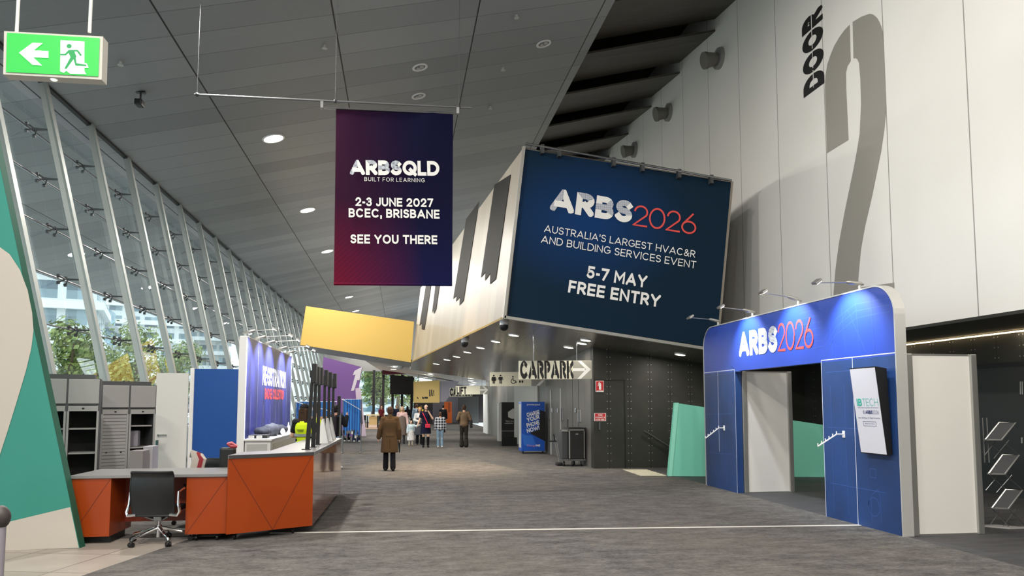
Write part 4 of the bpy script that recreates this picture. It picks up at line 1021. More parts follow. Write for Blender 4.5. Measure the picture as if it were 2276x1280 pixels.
for (x, y), by, nm in zip(hd, bs_, nms):
    hx = -3.45 if x == 530 else RX + .62
    h3 = onX(x, y, hx) if x != 530 else V((RX + .5, by, 3.2))
    if x != 530: h3 = V((RX + .62, by + .1, 3.2))
    arm_lamp((RX - .06, by, rz + .02), h3, (RX, by, 2.2), 420, 'arm lamp on top of the registration wall, ' + nm, 'registration wall lamps', True, (.85, .88, 1.), 100)
# blue return panel and white door leaf
bp = thing('partition_panel', 'royal blue partition panel joined to the registration wall', 'partition', (-3.6, 15.1, 0))
xa, xb = onY(422, 900, 15.1).x, onY(545, 900, 15.1).x; zt2 = onY(480, 820, 15.1).z
part(bp, 'panel', MB().box((xa + .07, 15.08, .0), (xb, 15.12, zt2)), mat('royal_blue', '1c4d96', .4)); part(bp, 'post', MB().box((xa, 15.05, 0), (xa + .075, 15.15, zt2 + .01), bev=.008), WHITE)
wd = thing('door_leaf', 'white door leaf with lever handle standing left of the blue panel', 'door', (xa - .4, 15.0, 0))
xl = onY(346, 900, 15.0).x; part(wd, 'leaf', MB().box((xl, 14.98, .01), (xa - .01, 15.02, onY(380, 829, 15).z)), WHITEG)
p = onY(351, 967, 14.94); part(wd, 'lever', MB().cyl(p, p + V((.16, 0, 0)), .012, 8).cyl(p, p + V((0, .05, 0)), .018, 8), CHROME)
p = onY(348, 984, 14.95); part(wd, 'lock', MB().box(p + V((-.02, 0, -.05)), p + V((.03, .03, .05))), CHROME)
# white back counter with clothing and bits on it
bc = thing('back_counter', 'white cabinet below the registration lettering with black clothes on top', 'cabinet', (RX + .3, 16.6, 0))
bx = RX + .5; zc = 1.04
part(bc, 'body', MB().box((RX + .02, 15.05, 0), (bx, 18.6, zc - .04)), WHITE); part(bc, 'worktop', MB().box((RX + .01, 15.0, zc - .04), (bx + .03, 18.65, zc), bev=.008), WHITEG)
part(bc, 'door', MB().box((RX + .06, 15.035, .1), (bx - .06, 15.05, zc - .1)), LGREY); part(bc, 'side_door', MB().box((bx, 15.2, .1), (bx + .012, 18.5, zc - .1)), mat('cream_door', 'c9c8b6', .5))
def lump(nm, lb, cat, c, r, m, grp=None, n=3):
    mb = MB(); c = V(c)
    for k in range(n): mb.ell(c + V((random.uniform(-.3, .3) * r[0], (k / max(1, n - 1) - .5) * r[1], r[2] * .8)), (r[0] * random.uniform(.6, .8), r[1] * .45, r[2] * random.uniform(.7, 1.)), 14, 10)
    for p in mb.v:
        p.z = max(p.z, c.z); d_ = math.sin(p.x * 31 + p.y * 17) * .012 + math.sin(p.y * 43) * .008; p.z += d_ if p.z > c.z + .03 else 0
    return solo(nm, mb, m, lb, cat, grp, smooth=True)
CLOTH = mat('black_cloth', '2c2e38', .9); CLOTHG = mat('grey_cloth', '45474f', .9)
lump('folded_jacket', 'black jacket lying at the front of the white cabinet', 'clothing', (RX + .25, 15.85, zc), (.2, .32, .13), CLOTH); lump('folded_jacket', 'charcoal jacket heaped in the middle of the white cabinet', 'clothing', (RX + .25, 16.55, zc), (.2, .36, .15), CLOTHG)
lump('folded_jacket', 'grey jacket at the far end of the white cabinet', 'clothing', (RX + .25, 17.4, zc), (.2, .4, .13), CLOTH); lump('crumpled_bag', 'crumpled white bag on the white cabinet beside the jackets', 'bag', (RX + .44, 17.0, zc), (.07, .05, .08), WHITE, None, 2)
for x, lb in ((.12, 'left'), (.27, 'right')): solo('tape_roll', MB().cyl((RX + x, 15.14, zc), (RX + x, 15.14, zc + .06), .055, 16), LGREY, 'silver tape roll on the white cabinet corner, %s of two' % lb, 'tape', 'tape rolls')
solo('storage_tray', MB().box((RX + .05, 15.25, zc), (RX + .4, 15.55, zc + .07), bev=.01), BLACK, 'low black tray on the corner of the white cabinet', 'tray')
mb = MB(); c_ = V((RX + .35, 18.4, zc)); mb.loft([[c_ + V((math.cos(k * pi / 6) * r_, math.sin(k * pi / 6) * r_, h_)) for k in range(12)] for r_, h_ in ((.04, 0), (.042, .13), (.015, .19), (.014, .25))]); solo('pump_bottle', mb, WHITE, 'white pump bottle at the far end of the white cabinet', 'bottle', smooth=True)

# ------------------------------------------------------------------ grey shutter cabinets
CABD = mat('cabinet_dark', '4b4d4f', .5); CABG = mat('cabinet_grey', '9d9c9a', .45); CABB = mat('cabinet_black', '0c0c0d', .6)
SHUT = mat('shutter_slats', 'a2a19e', .4); g_ = G(SHUT); p_, x_, y_, z_ = g_.pos(); g_.base(g_.mix(g_.near(z_, .055, 0, .006), lin('a4a3a0'), lin('6a6a68')))
def cabinet(loc, rz, label, shutter, h=2.04, w=.96):
    c_ = thing('shutter_cabinet', label, 'cabinet', loc, rz, 'grey shutter cabinets', local=True); d_ = .5; hw = w / 2; lo = h - .42
    part(c_, 'body', MB().box((-hw, -d_ / 2, 0), (-hw + .03, d_ / 2, lo)).box((hw - .03, -d_ / 2, 0), (hw, d_ / 2, lo)).box((-.02, -d_ / 2, 0), (.02, d_ / 2, lo)).box((-hw, d_ / 2 - .02, 0), (hw, d_ / 2, lo)).box((-hw, -d_ / 2, 0), (hw, d_ / 2, .08)), CABD)
    part(c_, 'lining', MB().box((-hw + .03, d_ / 2 - .03, .08), (hw - .03, d_ / 2 - .021, lo)), CABB)
    for z in (.55, .98, 1.34):
        for s_ in ((-1, 1) if not shutter else (1,)): part(c_, 'shelf', MB().box((s_ * hw / 2 - hw / 2 + .035, -d_ / 2 + .06, z), (s_ * hw / 2 + hw / 2 - .035, d_ / 2 - .03, z + .02)), CABG)
    part(c_, 'top_box', MB().box((-hw, -d_ / 2, lo), (hw, d_ / 2, h - .03)), CABD); part(c_, 'top_cap', MB().box((-hw - .02, -d_ / 2 + .02, h - .03), (hw - .08, d_ / 2, h + .03)), CABD)
    for s_ in (-1, 1):
        part(c_, 'door', MB().box((s_ * hw / 2 - hw / 2 + .012, -d_ / 2 - .018, lo + .02), (s_ * hw / 2 + hw / 2 - .012, -d_ / 2, h - .04), bev=.006), CABG)
        part(c_, 'shutter_head', MB().box((s_ * hw / 2 - hw / 2 + .02, -d_ / 2 - .015, lo - .09), (s_ * hw / 2 + hw / 2 - .02, -d_ / 2 + .01, lo - .01)).box((s_ * hw / 2 - .015, -d_ / 2 - .022, lo - .06), (s_ * hw / 2 + .015, -d_ / 2 - .01, lo - .04), 1), [CABG, BLACK])
        for q in (-1, 1): part(c_, 'guide_rail', MB().box((s_ * hw / 2 + q * (hw / 2 - .02) - .014, -d_ / 2 - .012, .08), (s_ * hw / 2 + q * (hw / 2 - .02) + .014, -d_ / 2 + .01, lo - .09)), CABG)
    if shutter: 
        sh = part(c_, 'roller_shutter', MB().box((-hw + .035, -d_ / 2 + .0, .1), (-.03, -d_ / 2 + .02, lo - .09)), SHUT)
        for x in (-hw + .1, -.1): part(sh, 'lock', MB().cyl((x, -d_ / 2, .93), (x, -d_ / 2 - .012, .93), .012, 8), BLACK)
    return c_
p = onY(152, 900, 11.9); cabinet((p.x, 11.9, 0), R(18), 'open grey cabinet with empty black shelves behind the teal blade', False, 2.12, .84)
p = onY(277, 900, 13.3); cabinet((p.x, 13.3, 0), R(35), 'grey cabinet with one ribbed shutter down beside the white door', True, 2.06, .84)
q = V((p.x + .16, 13.40, 1.0))
solo('printed_bag', MB().box(q + V((-.08, -.07, 0)), q + V((.06, .06, .27)), bev=.02), mat('printed_grey', '8b8790', .7), 'grey printed bag on a shelf of the half shuttered cabinet', 'bag')
for i, (x0_, x1_, y, z, m_, lb) in enumerate(((292, 322, 12.5, .98, mat('carton_grey', '8a8584', .7), 'grey carton behind the desk in front of half shuttered cabinet'), (322, 343, 12.85, 1.03, mat('carton_pattern', 'a5a2a8', .7), 'pale patterned carton beside the grey carton behind the desk'))):
    a, b = onY(x0_, 900, y), onY(x1_, 900, y); solo('carton', MB().box((a.x, y, 0), (b.x, y + .3, z), bev=.006), m_, lb, 'box')

# ------------------------------------------------------------------ orange desk and counter
ORG = mat('orange_laminate', '983c0e', .32, spec=.4); ORGS = mat('orange_gloss', '8f3515', .1, spec=.7); ORGD = mat('orange_inside', '7a2a12', .45)
ORGS.node_tree.nodes['Principled BSDF'].inputs['Coat Weight'].default_value = 1.; ORGS.node_tree.nodes['Principled BSDF'].inputs['Coat Roughness'].default_value = .04; ORGS.node_tree.nodes['Principled BSDF'].inputs['Coat IOR'].default_value = 1.6
TOP = mat('counter_top', '807f7f', .35); TOPE = mat('counter_edge', '3a3a3b', .5); GROOVE = mat('groove', '5a1d0c', .6)
zb_ = .09; ZH = 1.07
A_, B_, C_ = onZ(503, 1188, zb_), onZ(694, 1168, zb_), onZ(757, 1089, zb_)
A_.z = B_.z = C_.z = 0; ab = (B_ - A_).normalized(); abn = V((ab.y, -ab.x, 0)); bc_ = (C_ - B_).normalized()
A2 = A_ + V((.03, .66, 0)); B2 = B_ + V((-.62, .35, 0)); C2 = C_ + V((-.62, 0, 0))
ct = thing('reception_counter', 'high orange reception counter with grey top and castors', 'counter', B_)
Zv = lambda p, z: V((p.x, p.y, z))
part(ct, 'front_panel', MB().slab([Zv(A_, zb_), Zv(B_, zb_), Zv(B_, ZH - .045), Zv(A_, ZH - .045)], -abn * .03), ORG)
bcn = V((bc_.y, -bc_.x, 0))
part(ct, 'side_panel', MB().slab([Zv(B_, zb_), Zv(C_, zb_), Zv(C_, ZH - .045), Zv(B_, ZH - .045)], -bcn * .03), ORGS)
part(ct, 'carcass', MB().slab([Zv(p, zb_ + .02) for p in (A_ - abn * .04 + ab * .05, B_ - abn * .04 - ab * .04, C_ - bcn * .04 - bc_ * .02, C2, B2, A2 + V((.03, 0, 0)))], (0, 0, ZH - .07 - zb_)), ORGD)
part(ct, 'worktop', MB().slab([Zv(p, ZH - .045) for p in (A_ + abn * .01 - ab * .01, B_ + abn * .01 + ab * .01, C_ + bcn * .012, C2, B2, A2)], (0, 0, .045)), TOP)
part(ct, 'worktop_edge', MB().slab([Zv(A_, ZH - .04) + abn * .011, Zv(B_, ZH - .04) + abn * .011, Zv(B_, ZH - .002) + abn * .011, Zv(A_, ZH - .002) + abn * .011], abn * .004), TOPE)
m_ = A_.lerp(B_, .52); lines(ct, 'panel_groove', [[Zv(A_ + ab * .03, ZH - .06), Zv(m_, zb_)], [Zv(B_ - ab * .03, ZH - .06), Zv(m_, zb_)]], .007, GROOVE, abn, .002)
lines(ct, 'panel_groove', [[Zv(B_.lerp(C_, f), zb_), Zv(B_.lerp(C_, f), ZH - .05)] for f in (.33, .66)], .006, GROOVE, bcn, .002)
def castor(root, p, r=.035):
    p = V(p); return part(root, 'castor', MB().cyl(V((p.x - .012, p.y, r)), V((p.x + .012, p.y, r)), r, 14).cyl(V((p.x, p.y, r)), V((p.x, p.y + .02, zb_ + .02)), .012, 8, 1), [BLACK, STEEL])
for f in (.12, .8): castor(ct, A_.lerp(B_, f) - abn * .1)
for f in (.15, .5, .95): castor(ct, B_.lerp(C_, f) - bcn * .1)
yd = onZ(200, 1193, zb_).y; ZD = onY(300, 1062, yd).z
dk = thing('low_desk', 'low orange desk with a knee space and grey top beside the counter', 'desk', (-3.2, yd, 0))
xs_ = [onY(x, 1100, yd).x for x in (158, 246, 414, 505)]
for a, b in ((xs_[0], xs_[1]), (xs_[2], xs_[3])):
    pd = part(dk, 'pedestal', MB().box((a, yd, zb_), (b, yd + .75, ZD)), ORG)
    lines(dk, 'panel_groove', [[V((a + .01, yd, zb_)), V((b - .01, yd, ZD - .01))]], .006, GROOVE, (0, -1, 0), .002)
part(dk, 'modesty_panel', MB().box((xs_[1], yd + .5, zb_ + .1), (xs_[2], yd + .53, ZD)), ORGD)
part(dk, 'desktop', MB().box((xs_[0] - .02, yd - .02, ZD), (xs_[3] + .0, yd + .95, ZD + .04), bev=.006), TOP); part(dk, 'plinth', MB().box((xs_[0] + .05, yd + .1, 0), (xs_[1] - .02, yd + .6, zb_)).box((xs_[2] + .05, yd + .15, .03), (xs_[3] - .1, yd + .6, zb_)), BLACK)
for x in (xs_[2] + .12, xs_[3] - .12): castor(dk, (x, yd + .08, 0))
p = V((xs_[2] - .1, yd + .46, .0)); part(dk, 'cable_hook', MB().tube([p + V((0, 0, .35)), p + V((.02, 0, .62)), p + V((-.06, 0, .66))], .014, 6), BLACK)

# ------------------------------------------------------------------ office chair seen from behind
MESHB = mat('chair_mesh', '17181a', .45)
def office_chair(loc, rz, label, back_h=.90):
    t_ = thing('office_chair', label, 'office chair', loc, rz, local=True)
    # faces +Y; back towards -Y
    mb = MB(); n = 12; rows = []
    for j in range(15):
        v = j / 14; z = .36 + v * (back_h - .36); w_ = .235 + .015 * math.sin(v * pi); yy_ = -.22 - .05 * v + .03 * math.cos(v * 5) * .6
        rows.append([V(((2 * i / n - 1) * w_, yy_ - .035 * (1 - (2 * i / n - 1) ** 2) - (.03 if v > .95 else 0), z)) for i in range(n + 1)])
    for side, off in ((0, 0.), (1, .025)):
        o_ = len(mb.v); mb.add([p + V((0, off, 0)) for r_ in rows for p in r_], [(j * (n + 1) + i, j * (n + 1) + i + 1, (j + 1) * (n + 1) + i + 1, (j + 1) * (n + 1) + i)[::(1 if side == 0 else -1)] for j in range(14) for i in range(n)])
    bk = part(t_, 'backrest', mb, MESHB, smooth=True)
    edge = rows[0][:1] + [r_[0] for r_ in rows] + rows[-1] + [r_[-1] for r_ in reversed(rows)] + rows[0][::-1]
    part(bk, 'back_rim', MB().tube([p + V((0, .012, 0)) for p in edge], .016, 8), BLACK, smooth=True)
    part(t_, 'seat', MB().box((-.24, -.2, .38), (.24, .28, .45), bev=.03), MESHB, smooth=True)
    for s_ in (-1, 1):
        part(t_, 'armrest', MB().tube([V((s_ * .2, -.21, .37)), V((s_ * .29, -.22, .365)), V((s_ * .31, -.2, .40)), V((s_ * .288, -.19, .5)), V((s_ * .284, -.18, .64)), V((s_ * .285, -.05, .665)), V((s_ * .28, .12, .66))], [.018, .022, .022, .018, .016, .018, .014], 8), CHROME, smooth=True)
    part(t_, 'underframe', MB().tube([V((-.2, -.12, .37)), V((-.06, -.02, .29)), V((.06, -.02, .29)), V((.2, -.12, .37))], .018, 8).box((-.05, -.06, .27), (.05, .12, .36), bev=.015), STEEL, smooth=True)
    part(t_, 'gas_lift', MB().cyl((0, 0, .07), (0, 0, .2), .03, 14).cyl((0, 0, .18), (0, 0, .3), .016, 12).cyl((0, 0, .19), (0, 0, .215), .034, 14), CHROME, smooth=True)
    for k in range(5):
        a_ = R(90 + 72 * k - 90 + 20); d_ = V((math.cos(a_), math.sin(a_), 0))
        part(t_, 'base_leg', MB().tube([d_ * .025 + V((0, 0, .185)), d_ * .17 + V((0, 0, .145)), d_ * .345 + V((0, 0, .10)), d_ * .36 + V((0, 0, .075))], [.024, .018, .014, .01], 8), CHROME, smooth=True)
        c_ = d_ * .36; s_ = V((-d_.y, d_.x, 0))
        part(t_, 'castor', MB().cyl(c_ + s_ * .03 + V((0, 0, .03)), c_ + s_ * .006 + V((0, 0, .03)), .03, 12).cyl(c_ - s_ * .03 + V((0, 0, .03)), c_ - s_ * .006 + V((0, 0, .03)), .03, 12).ell(c_ + V((0, 0, .05)), (.026, .026, .02), 8, 6), BLACK, smooth=True)
    return t_
hub = onZ(352, 1206); office_chair((hub.x, hub.y, 0), R(-4), 'black mesh office chair with chrome star base at the low desk', .89)
oc = office_chair((onY(452, 1000, 11.3).x, 11.3, 0), R(165), 'dark office chair behind the low desk draped with a scarf', .9)
c_ = onY(434, 1012, 11.15)
mb = MB()
for k in range(6): mb.tube([c_ + V((-.06 + k * .03, .0, -.02)), c_ + V((-.03 + .025 * k, -.05, .06 - .01 * k)), c_ + V((.0 + .03 * k, -.07, -.05)), c_ + V((-.06 + .03 * k, -.06, -.32))], [.02, .026, .026, .02], 6, mi=1 if k in (3, 4) else 0)
solo('scarf', mb, [mat('scarf_grey', 'b3aaa2', .9), mat('scarf_red', '8c2b33', .9)], 'grey and dark red scarf hung over the dark office chair', 'scarf', smooth=True)
c_ = onY(505, 1020, 11.0); mb = MB(); mb.box(c_ + V((-.10, -.05, -1.0)), c_ + V((.1, .12, .16)), bev=.03); solo('equipment_bag', mb, BLACK, 'tall black equipment bag against the counter behind the desk', 'bag')
c_ = V((c_.x + .06, 11.0, c_.z + .16)); mb = MB()
for k in range(4): mb.tube([c_ + V((-.06, 0, .05)), c_ + V((0, -.03, .07 - .02 * k)), c_ + V((.07, -.01, .015))], .02, 6, mi=k % 2)
solo('striped_cloth', mb, [mat('pink_cloth', 'd07a80', .9), mat('darkred_cloth', '8c1f2b', .9)], 'red and pink striped cloth lying on the black equipment bag', 'cloth', smooth=True)

# ------------------------------------------------------------------ screens on poles along the counter
pol = [((683, 999), (696, 808)), ((696, 994), (703, 815)), ((706, 988), (711, 817)), ((720, 981.5), (722.5, 822)), ((730, 978), (732, 827)), ((738, 974), (742, 830))]
nmp = ('nearest the counter corner', 'second from the corner', 'third from the corner', 'fourth from the corner', 'fifth from the corner', 'farthest along the counter')
for (b_, t2), nm in zip(pol, nmp):
    b0 = onZ(*b_, ZH); tp = onY(*t2, b0.y); k_ = thing('kiosk_screen', 'slim black screen on a tall pole, ' + nm, 'screen', b0, group='kiosk screens on poles')
    part(k_, 'base_plate', MB().box(b0 + V((-.07, -.07, 0)), b0 + V((.05, .07, .012))), BLACKM)
    part(k_, 'pole', MB().hexa([b0 + V((-.03, -.02, 0)), b0 + V((.03, -.02, 0)), b0 + V((.03, .02, 0)), b0 + V((-.03, .02, 0)), tp + V((-.02, -.02, -.1)), tp + V((.02, -.02, -.1)), tp + V((.02, .02, -.1)), tp + V((-.02, .02, -.1))]), BLACKM)
    mon = part(k_, 'monitor', MB().box(tp + V((-.005, -.1, -.28)), tp + V((.05, .12, 0)), bev=.01), BLACK)
    part(mon, 'screen_glass', MB().box(tp + V((.05, -.085, -.26)), tp + V((.052, .105, -.02))), mat('screen_dark', '0a0c10', .5))
    part(k_, 'bracket', MB().box(tp + V((-.04, -.03, -.2)), tp + V((.0, .03, -.1))), BLACK)
p = onZ(757, 962, ZH); p = V((onY(757, 900, 15.0).x, 15.0, 0)); k_ = thing('sensor_post', 'slim steel post with a black sensor bar at the far counter end', 'post', p)
part(k_, 'pole', MB().cyl(p, V((p.x, 15, 1.55)), .02, 10), STEEL); part(k_, 'sensor_bar', MB().box((p.x - .06, 14.97, 1.5), (p.x - .0, 15.03, 1.88), bev=.01), BLACK)
for i, ((x, y), nm) in enumerate((((-1.27, 12.68), 'nearest'), ((-1.27, 13.43), 'middle'), ((-1.27, 14.0), 'farthest'))):
    c_ = V((x, y, ZH)); solo('tent_card', MB().loft([[c_ + V((-.1, -.1, 0)), c_ + V((.1, -.1, 0)), c_ + V((.1, .1, 0)), c_ + V((-.1, .1, 0))], [c_ + V((-.01, -.1, .4)), c_ + V((.01, -.1, .4)), c_ + V((.01, .1, .4)), c_ + V((-.01, .1, .4))]]), WHITE, 'white folded tent card on the counter, %s of three' % nm, 'sign', 'tent cards')

# ------------------------------------------------------------------ lanyard racks
LANM = [mat('lanyard_blue', '1c63b5', .6), mat('lanyard_dark', '174a92', .6), mat('lanyard_light', '2f86d8', .6)]; CARD = mat('badge_card', 'd8d8d4', .5)
def rack(x0, x1, Y, z1, label, n, lab, drop, grp):
    r_ = thing('lanyard_rack', label, 'rack', ((x0 + x1) / 2, Y, 0))
    for x in (x0, x1): part(r_, 'upright', MB().cyl((x, Y + .05, 0), (x, Y + .05, z1 + .02), .016, 8), STEEL); part(r_, 'foot', MB().box((x - .02, Y - .25, 0), (x + .02, Y + .35, .03)), STEEL)
    part(r_, 'rail', MB().cyl((x0 - .06, Y, z1), (x1 + .06, Y, z1), .012, 8).cyl((x0, Y, z1), (x0, Y + .05, z1 - .02), .01, 6).cyl((x1, Y, z1), (x1, Y + .05, z1 - .02), .01, 6), STEEL)
    part(r_, 'sloping_rail', MB().cyl((x0 - .02, Y - .12, z1 + .0), (x1 + .0, Y - .25, z1 - .38), .012, 8), ALU)
    for k in range(n):
        x = x0 + .03 + (x1 - x0 - .06) * (k + .5) / n; l_ = drop * random.uniform(.82, 1.05); w_ = .024; yy_ = Y + random.uniform(-.05, .02)
        l3 = thing('lanyard', lab, 'lanyard', (x, yy_, z1 - l_), group=grp)
        part(l3, 'strap', MB().slab([V((x - w_, yy_ - .014, z1)), V((x + w_, yy_ - .014, z1)), V((x + w_ * .7, yy_ - .02, z1 - l_)), V((x - w_ * .7, yy_ - .02, z1 - l_))], (0, .004, 0)).slab([V((x - w_, yy_ + .016, z1)), V((x + w_, yy_ + .016, z1)), V((x + w_ * .7, yy_ - .01, z1 - l_)), V((x - w_ * .7, yy_ - .01, z1 - l_))], (0, .004, 0)), LANM[k % 3])
        if k % 2 == 0: part(l3, 'clip', MB().box((x - .03, yy_ - .03, z1 - l_ - .1), (x + .03, yy_ - .01, z1 - l_)), random.choice((CARD, BLACK, STEEL)))
        else: part(l3, 'clip', MB().box((x - .014, yy_ - .03, z1 - l_ - .06), (x + .014, yy_ - .01, z1 - l_)), STEEL)
rack(-2.02, -1.38, 27, 1.9, 'steel rack hung with blue lanyards right of the counter', 20, 'blue lanyard on the rack at the far end of the counter', 1.25, 'lanyards on the right rack')
rack(-3.75, -2.35, 27.6, 1.82, 'steel rack hung with blue lanyards behind the hi-vis workers', 26, 'blue lanyard on the rack behind the hi-vis workers', 1.2, 'lanyards on the rear rack')
mb = MB(); c_ = V((onY(792, 960, 26.9).x - .02, 26.85, 0))

# ================================================================== right middle distance
ca = thing('cleaning_trolley', 'black housekeeping trolley with silver trim and swivel castors', 'trolley', (4.8, 20.45, 0))
xa, xb, xc = onY(1246, 1000, 20.5).x, onY(1264, 1000, 20.3).x, 5.10
part(ca, 'body', MB().box((xb, 20.2, .2), (xc, 20.75, 1.0), bev=.03), mat('trolley_black', '17181a', .6)); part(ca, 'waste_bag', MB().box((xa, 20.35, .2), (xb, 20.8, .98), bev=.03), mat('bag_grey', '3c3e40', .7))
part(ca, 'lid', MB().box((xb - .03, 20.16, 1.03), (xc + .03, 20.79, 1.07), bev=.012), BLACK); part(ca, 'trim', MB().box((xb - .005, 20.185, .99), (xc - .02, 20.2, 1.03)).box((xb - .02, 20.18, .22), (xb + .015, 20.2, .98)).box((xc - .03, 20.18, .22), (xc - .01, 20.2, .98)).box((xa, 20.32, .96), (xb, 20.36, 1.01)), ALU)
part(ca, 'logo_tag', MB().box(((xb + xc) / 2 - .04, 20.19, .88), ((xb + xc) / 2 + .03, 20.2, .905)), LGREY)
part(ca, 'chassis', MB().box((xa - .03, 20.2, .155), (xc + .02, 20.8, .2)), STEEL)
part(ca, 'push_handle', MB().tube([V((xb - .02, 20.3, 1.07)), V((xb - .02, 20.3, 1.17)), V((xb - .02, 20.3, 1.3))], .014, 8), BLACK)
for x, y in ((xa + .05, 20.3), (xb + .08, 20.22), (xc - .1, 20.25), (xc - .2, 20.7)):
    w_ = part(ca, 'castor', MB().cyl((x - .018, y, .07), (x + .018, y, .07), .07, 16), BLACK, smooth=True); part(w_, 'hub', MB().cyl((x - .02, y, .07), (x + .02, y, .07), .035, 12).box((x - .03, y - .02, .07), (x - .022, y + .02, .16)), STEEL)
mp = thing('mop_handles', 'pair of leaning mop handles with black clip left of the trolley', 'mop', (xa - .1, 20.5, 0))
for dx in (0, .05): part(mp, 'handle', MB().cyl((xa - .02 + dx, 20.55, .05), (xa - .17 + dx, 20.6, .78), .012, 8), ALU)
part(mp, 'clip', MB().box((xa - .32, 20.55, .66), (xa - .1, 20.62, .70)).cyl((xa - .15, 20.58, .68), (xa - .18, 20.58, .88), .018, 8), BLACK); part(mp, 'mop_head', MB().box((xa - .12, 20.4, 0), (xa + .04, 20.7, .09), bev=.03), BLACK)
# phone charging cabinet
PBL = mat('pod_blue', '1f55b8', .3); YP = 25.7
pd = thing('charging_cabinet', 'tall blue phone charging cabinet with a black diagonal field', 'cabinet', (4.75, YP + .3, 0))
xa, xb = onY(1159, 1000, YP).x, onY(1211, 1000, YP).x; zp = onY(1185, 893, YP).z; zq = .08
part(pd, 'cabinet_body', MB().box((xa, YP, zq), (xb, YP + .62, zp), bev=.012), PBL)
PP = lambda x, y: onY(1130 + x / 6.4, 860 + y / 6.4, YP)
flat(pd, 'black_field', [[PP(*q) for q in ((300, 655), (530, 775), (530, 355), (450, 325), (440, 600))]], BLACK, (0, -.003, 0))
flat(pd, 'lighter_facets', [[PP(*q) for q in ((188, 660), (270, 690), (225, 830))], [PP(*q) for q in ((270, 690), (340, 690), (400, 840), (225, 830))]], mat('pod_light', '2f6fce', .35), (0, -.002, 0))
part(pd, 'charger_column', MB().box((xa - .004, YP + .06, .2), (xa, YP + .56, zp - .08)), LGREY)
for i, (s_, x0_, y0_, x1_, y1_) in enumerate((('CHARGE', 268, 428, 446, 385), ('YOUR', 272, 500, 446, 450), ('PHONE', 268, 580, 446, 530), ('NOW!', 270, 655, 446, 605))): px_text(pd, s_, (1130 + x0_ / 6.4, 860 + y0_ / 6.4), (1130 + x1_ / 6.4, 860 + y1_ / 6.4), 9.6, PRINTW, lambda x, y: onY(x, y, YP), NY, .22, .1)
small_text(pd, 'powerpod', PP(263, 260), PP(446, 262), .07, PRINTW, NY, .004); small_text(pd, 'Charge', PP(262, 842), PP(385, 845), .06, mat('pink_print', 'd98fa0', .5), NY, .004); px_text(pd, 'ME', (1130 + 390 / 6.4, 860 + 845 / 6.4), (1130 + 450 / 6.4, 860 + 846 / 6.4), 4.6, PRINTW, lambda x, y: onY(x, y, YP), NY, .24)
for x in (xa + .07, xb - .07): part(pd, 'castor', MB().cyl((x - .02, YP + .08, .04), (x + .02, YP + .08, .04), .04, 12), BLACK)
part(pd, 'kick_bar', MB().box((xa + .1, YP + .0, .06), (xb - .1, YP + .02, .09)), ALU)
YT = 30.6; xa, xb = onY(1115, 1000, YT).x, onY(1143, 1000, YT).x; zp = onY(1130, 894, YT).z
tc = thing('display_cabinet', 'black display cabinet with a grey cube emblem left of the charging cabinet', 'cabinet', (xa + .3, YT + .3, 0))
part(tc, 'cabinet_body', MB().box((xa, YT, .35), (xb, YT + .6, zp), bev=.01), BLACK); part(tc, 'plinth', MB().box((xa, YT - .02, 0), (xb + .12, YT + .6, .35), bev=.01), BLACKM)
PQ = lambda x, y: onY(900 + x / 6.736, 820 + y / 6.736, YT)
flat(tc, 'cube_emblem', [[PQ(*q) for q in ((1542, 645), (1620, 590), (1635, 600), (1635, 670), (1600, 668))], [PQ(*q) for q in ((1542, 645), (1600, 668), (1600, 745), (1545, 720))], [PQ(*q) for q in ((1600, 668), (1635, 650), (1635, 745), (1600, 745))]], LGREY, (0, -.012, 0), mi=None)
px_text(tc, 'TECH', (900 + 1503 / 6.736, 820 + 798 / 6.736), (900 + 1622 / 6.736, 820 + 798 / 6.736), 4, LGREY, lambda x, y: onY(x, y, YT - .01), NY, .12, .2)
lines(tc, 'trim_line', [[V((xa, YT, .62)), V((xb, YT, .62))], [V((xa + .12, YT, .93)), V((xb - .05, YT, .93))]], .012, LGREY, NY, .012)
part(tc, 'side_shelving', MB().box((xa - .12, YT + .05, .2), (xa, YT + .5, zp - .05)), LGREY)
# corridor wall doors
mb = MB()
PC = lambda x, y: onX(x, y, 5.15)
for x0_, ya_, yb_ in ((1224.5, 866, 1010), (1246.5, 863, 955)):
    a, b = PC(x0_, ya_), PC(x0_, yb_); mb.box((5.13, a.y - .05, min(a.z, max(b.z, 0))), (5.16, a.y + .05, a.z))
struct('trim_6', mb, LGREY)
for i, (x0_, x1_, ya_, yb_, nm) in enumerate(((1218, 1222.5, 908, 932, 'left of the silver door edge'), (1247.5, 1252.5, 908, 934, 'between the doors above the trolley'), (1285, 1292, 910, 938, 'nearest the dark wall corner'))):
    a, b = PC(x0_, ya_), PC(x1_, yb_); t_ = thing('door_plate', 'vertical steel door plate, ' + nm, 'door plate', (5.15, a.y, b.z), group='door plates'); part(t_, 'plate', MB().box((5.13, min(a.y, b.y), b.z), (5.16, max(a.y, b.y), a.z)), ALU); m2 = (a + b) / 2; part(t_, 'slot', MB().box((5.12, m2.y - .04, m2.z - .2), (5.13, m2.y + .04, m2.z + .2)), DKGREY)
KN = []
for x, nm in ((1229, 'left'), (1241.5, 'middle'), (1281.5, 'right')):
    p = PC(x, 912); KN.append(MB().box((5.1, p.y - .03, p.z - .07), (5.16, p.y + .03, p.z + .07), bev=.01))
mb = MB()
for x0_ in (1272, 1285): 
    a, b = PC(x0_, 860), PC(x0_, 1030); mb.box((5.155, a.y - .02, 0), (5.162, a.y + .02, 2.5))
d3_ = struct('door_3', mb, BLACK)
for k_ in KN: part(d3_, 'door_knob', k_, CHROME)
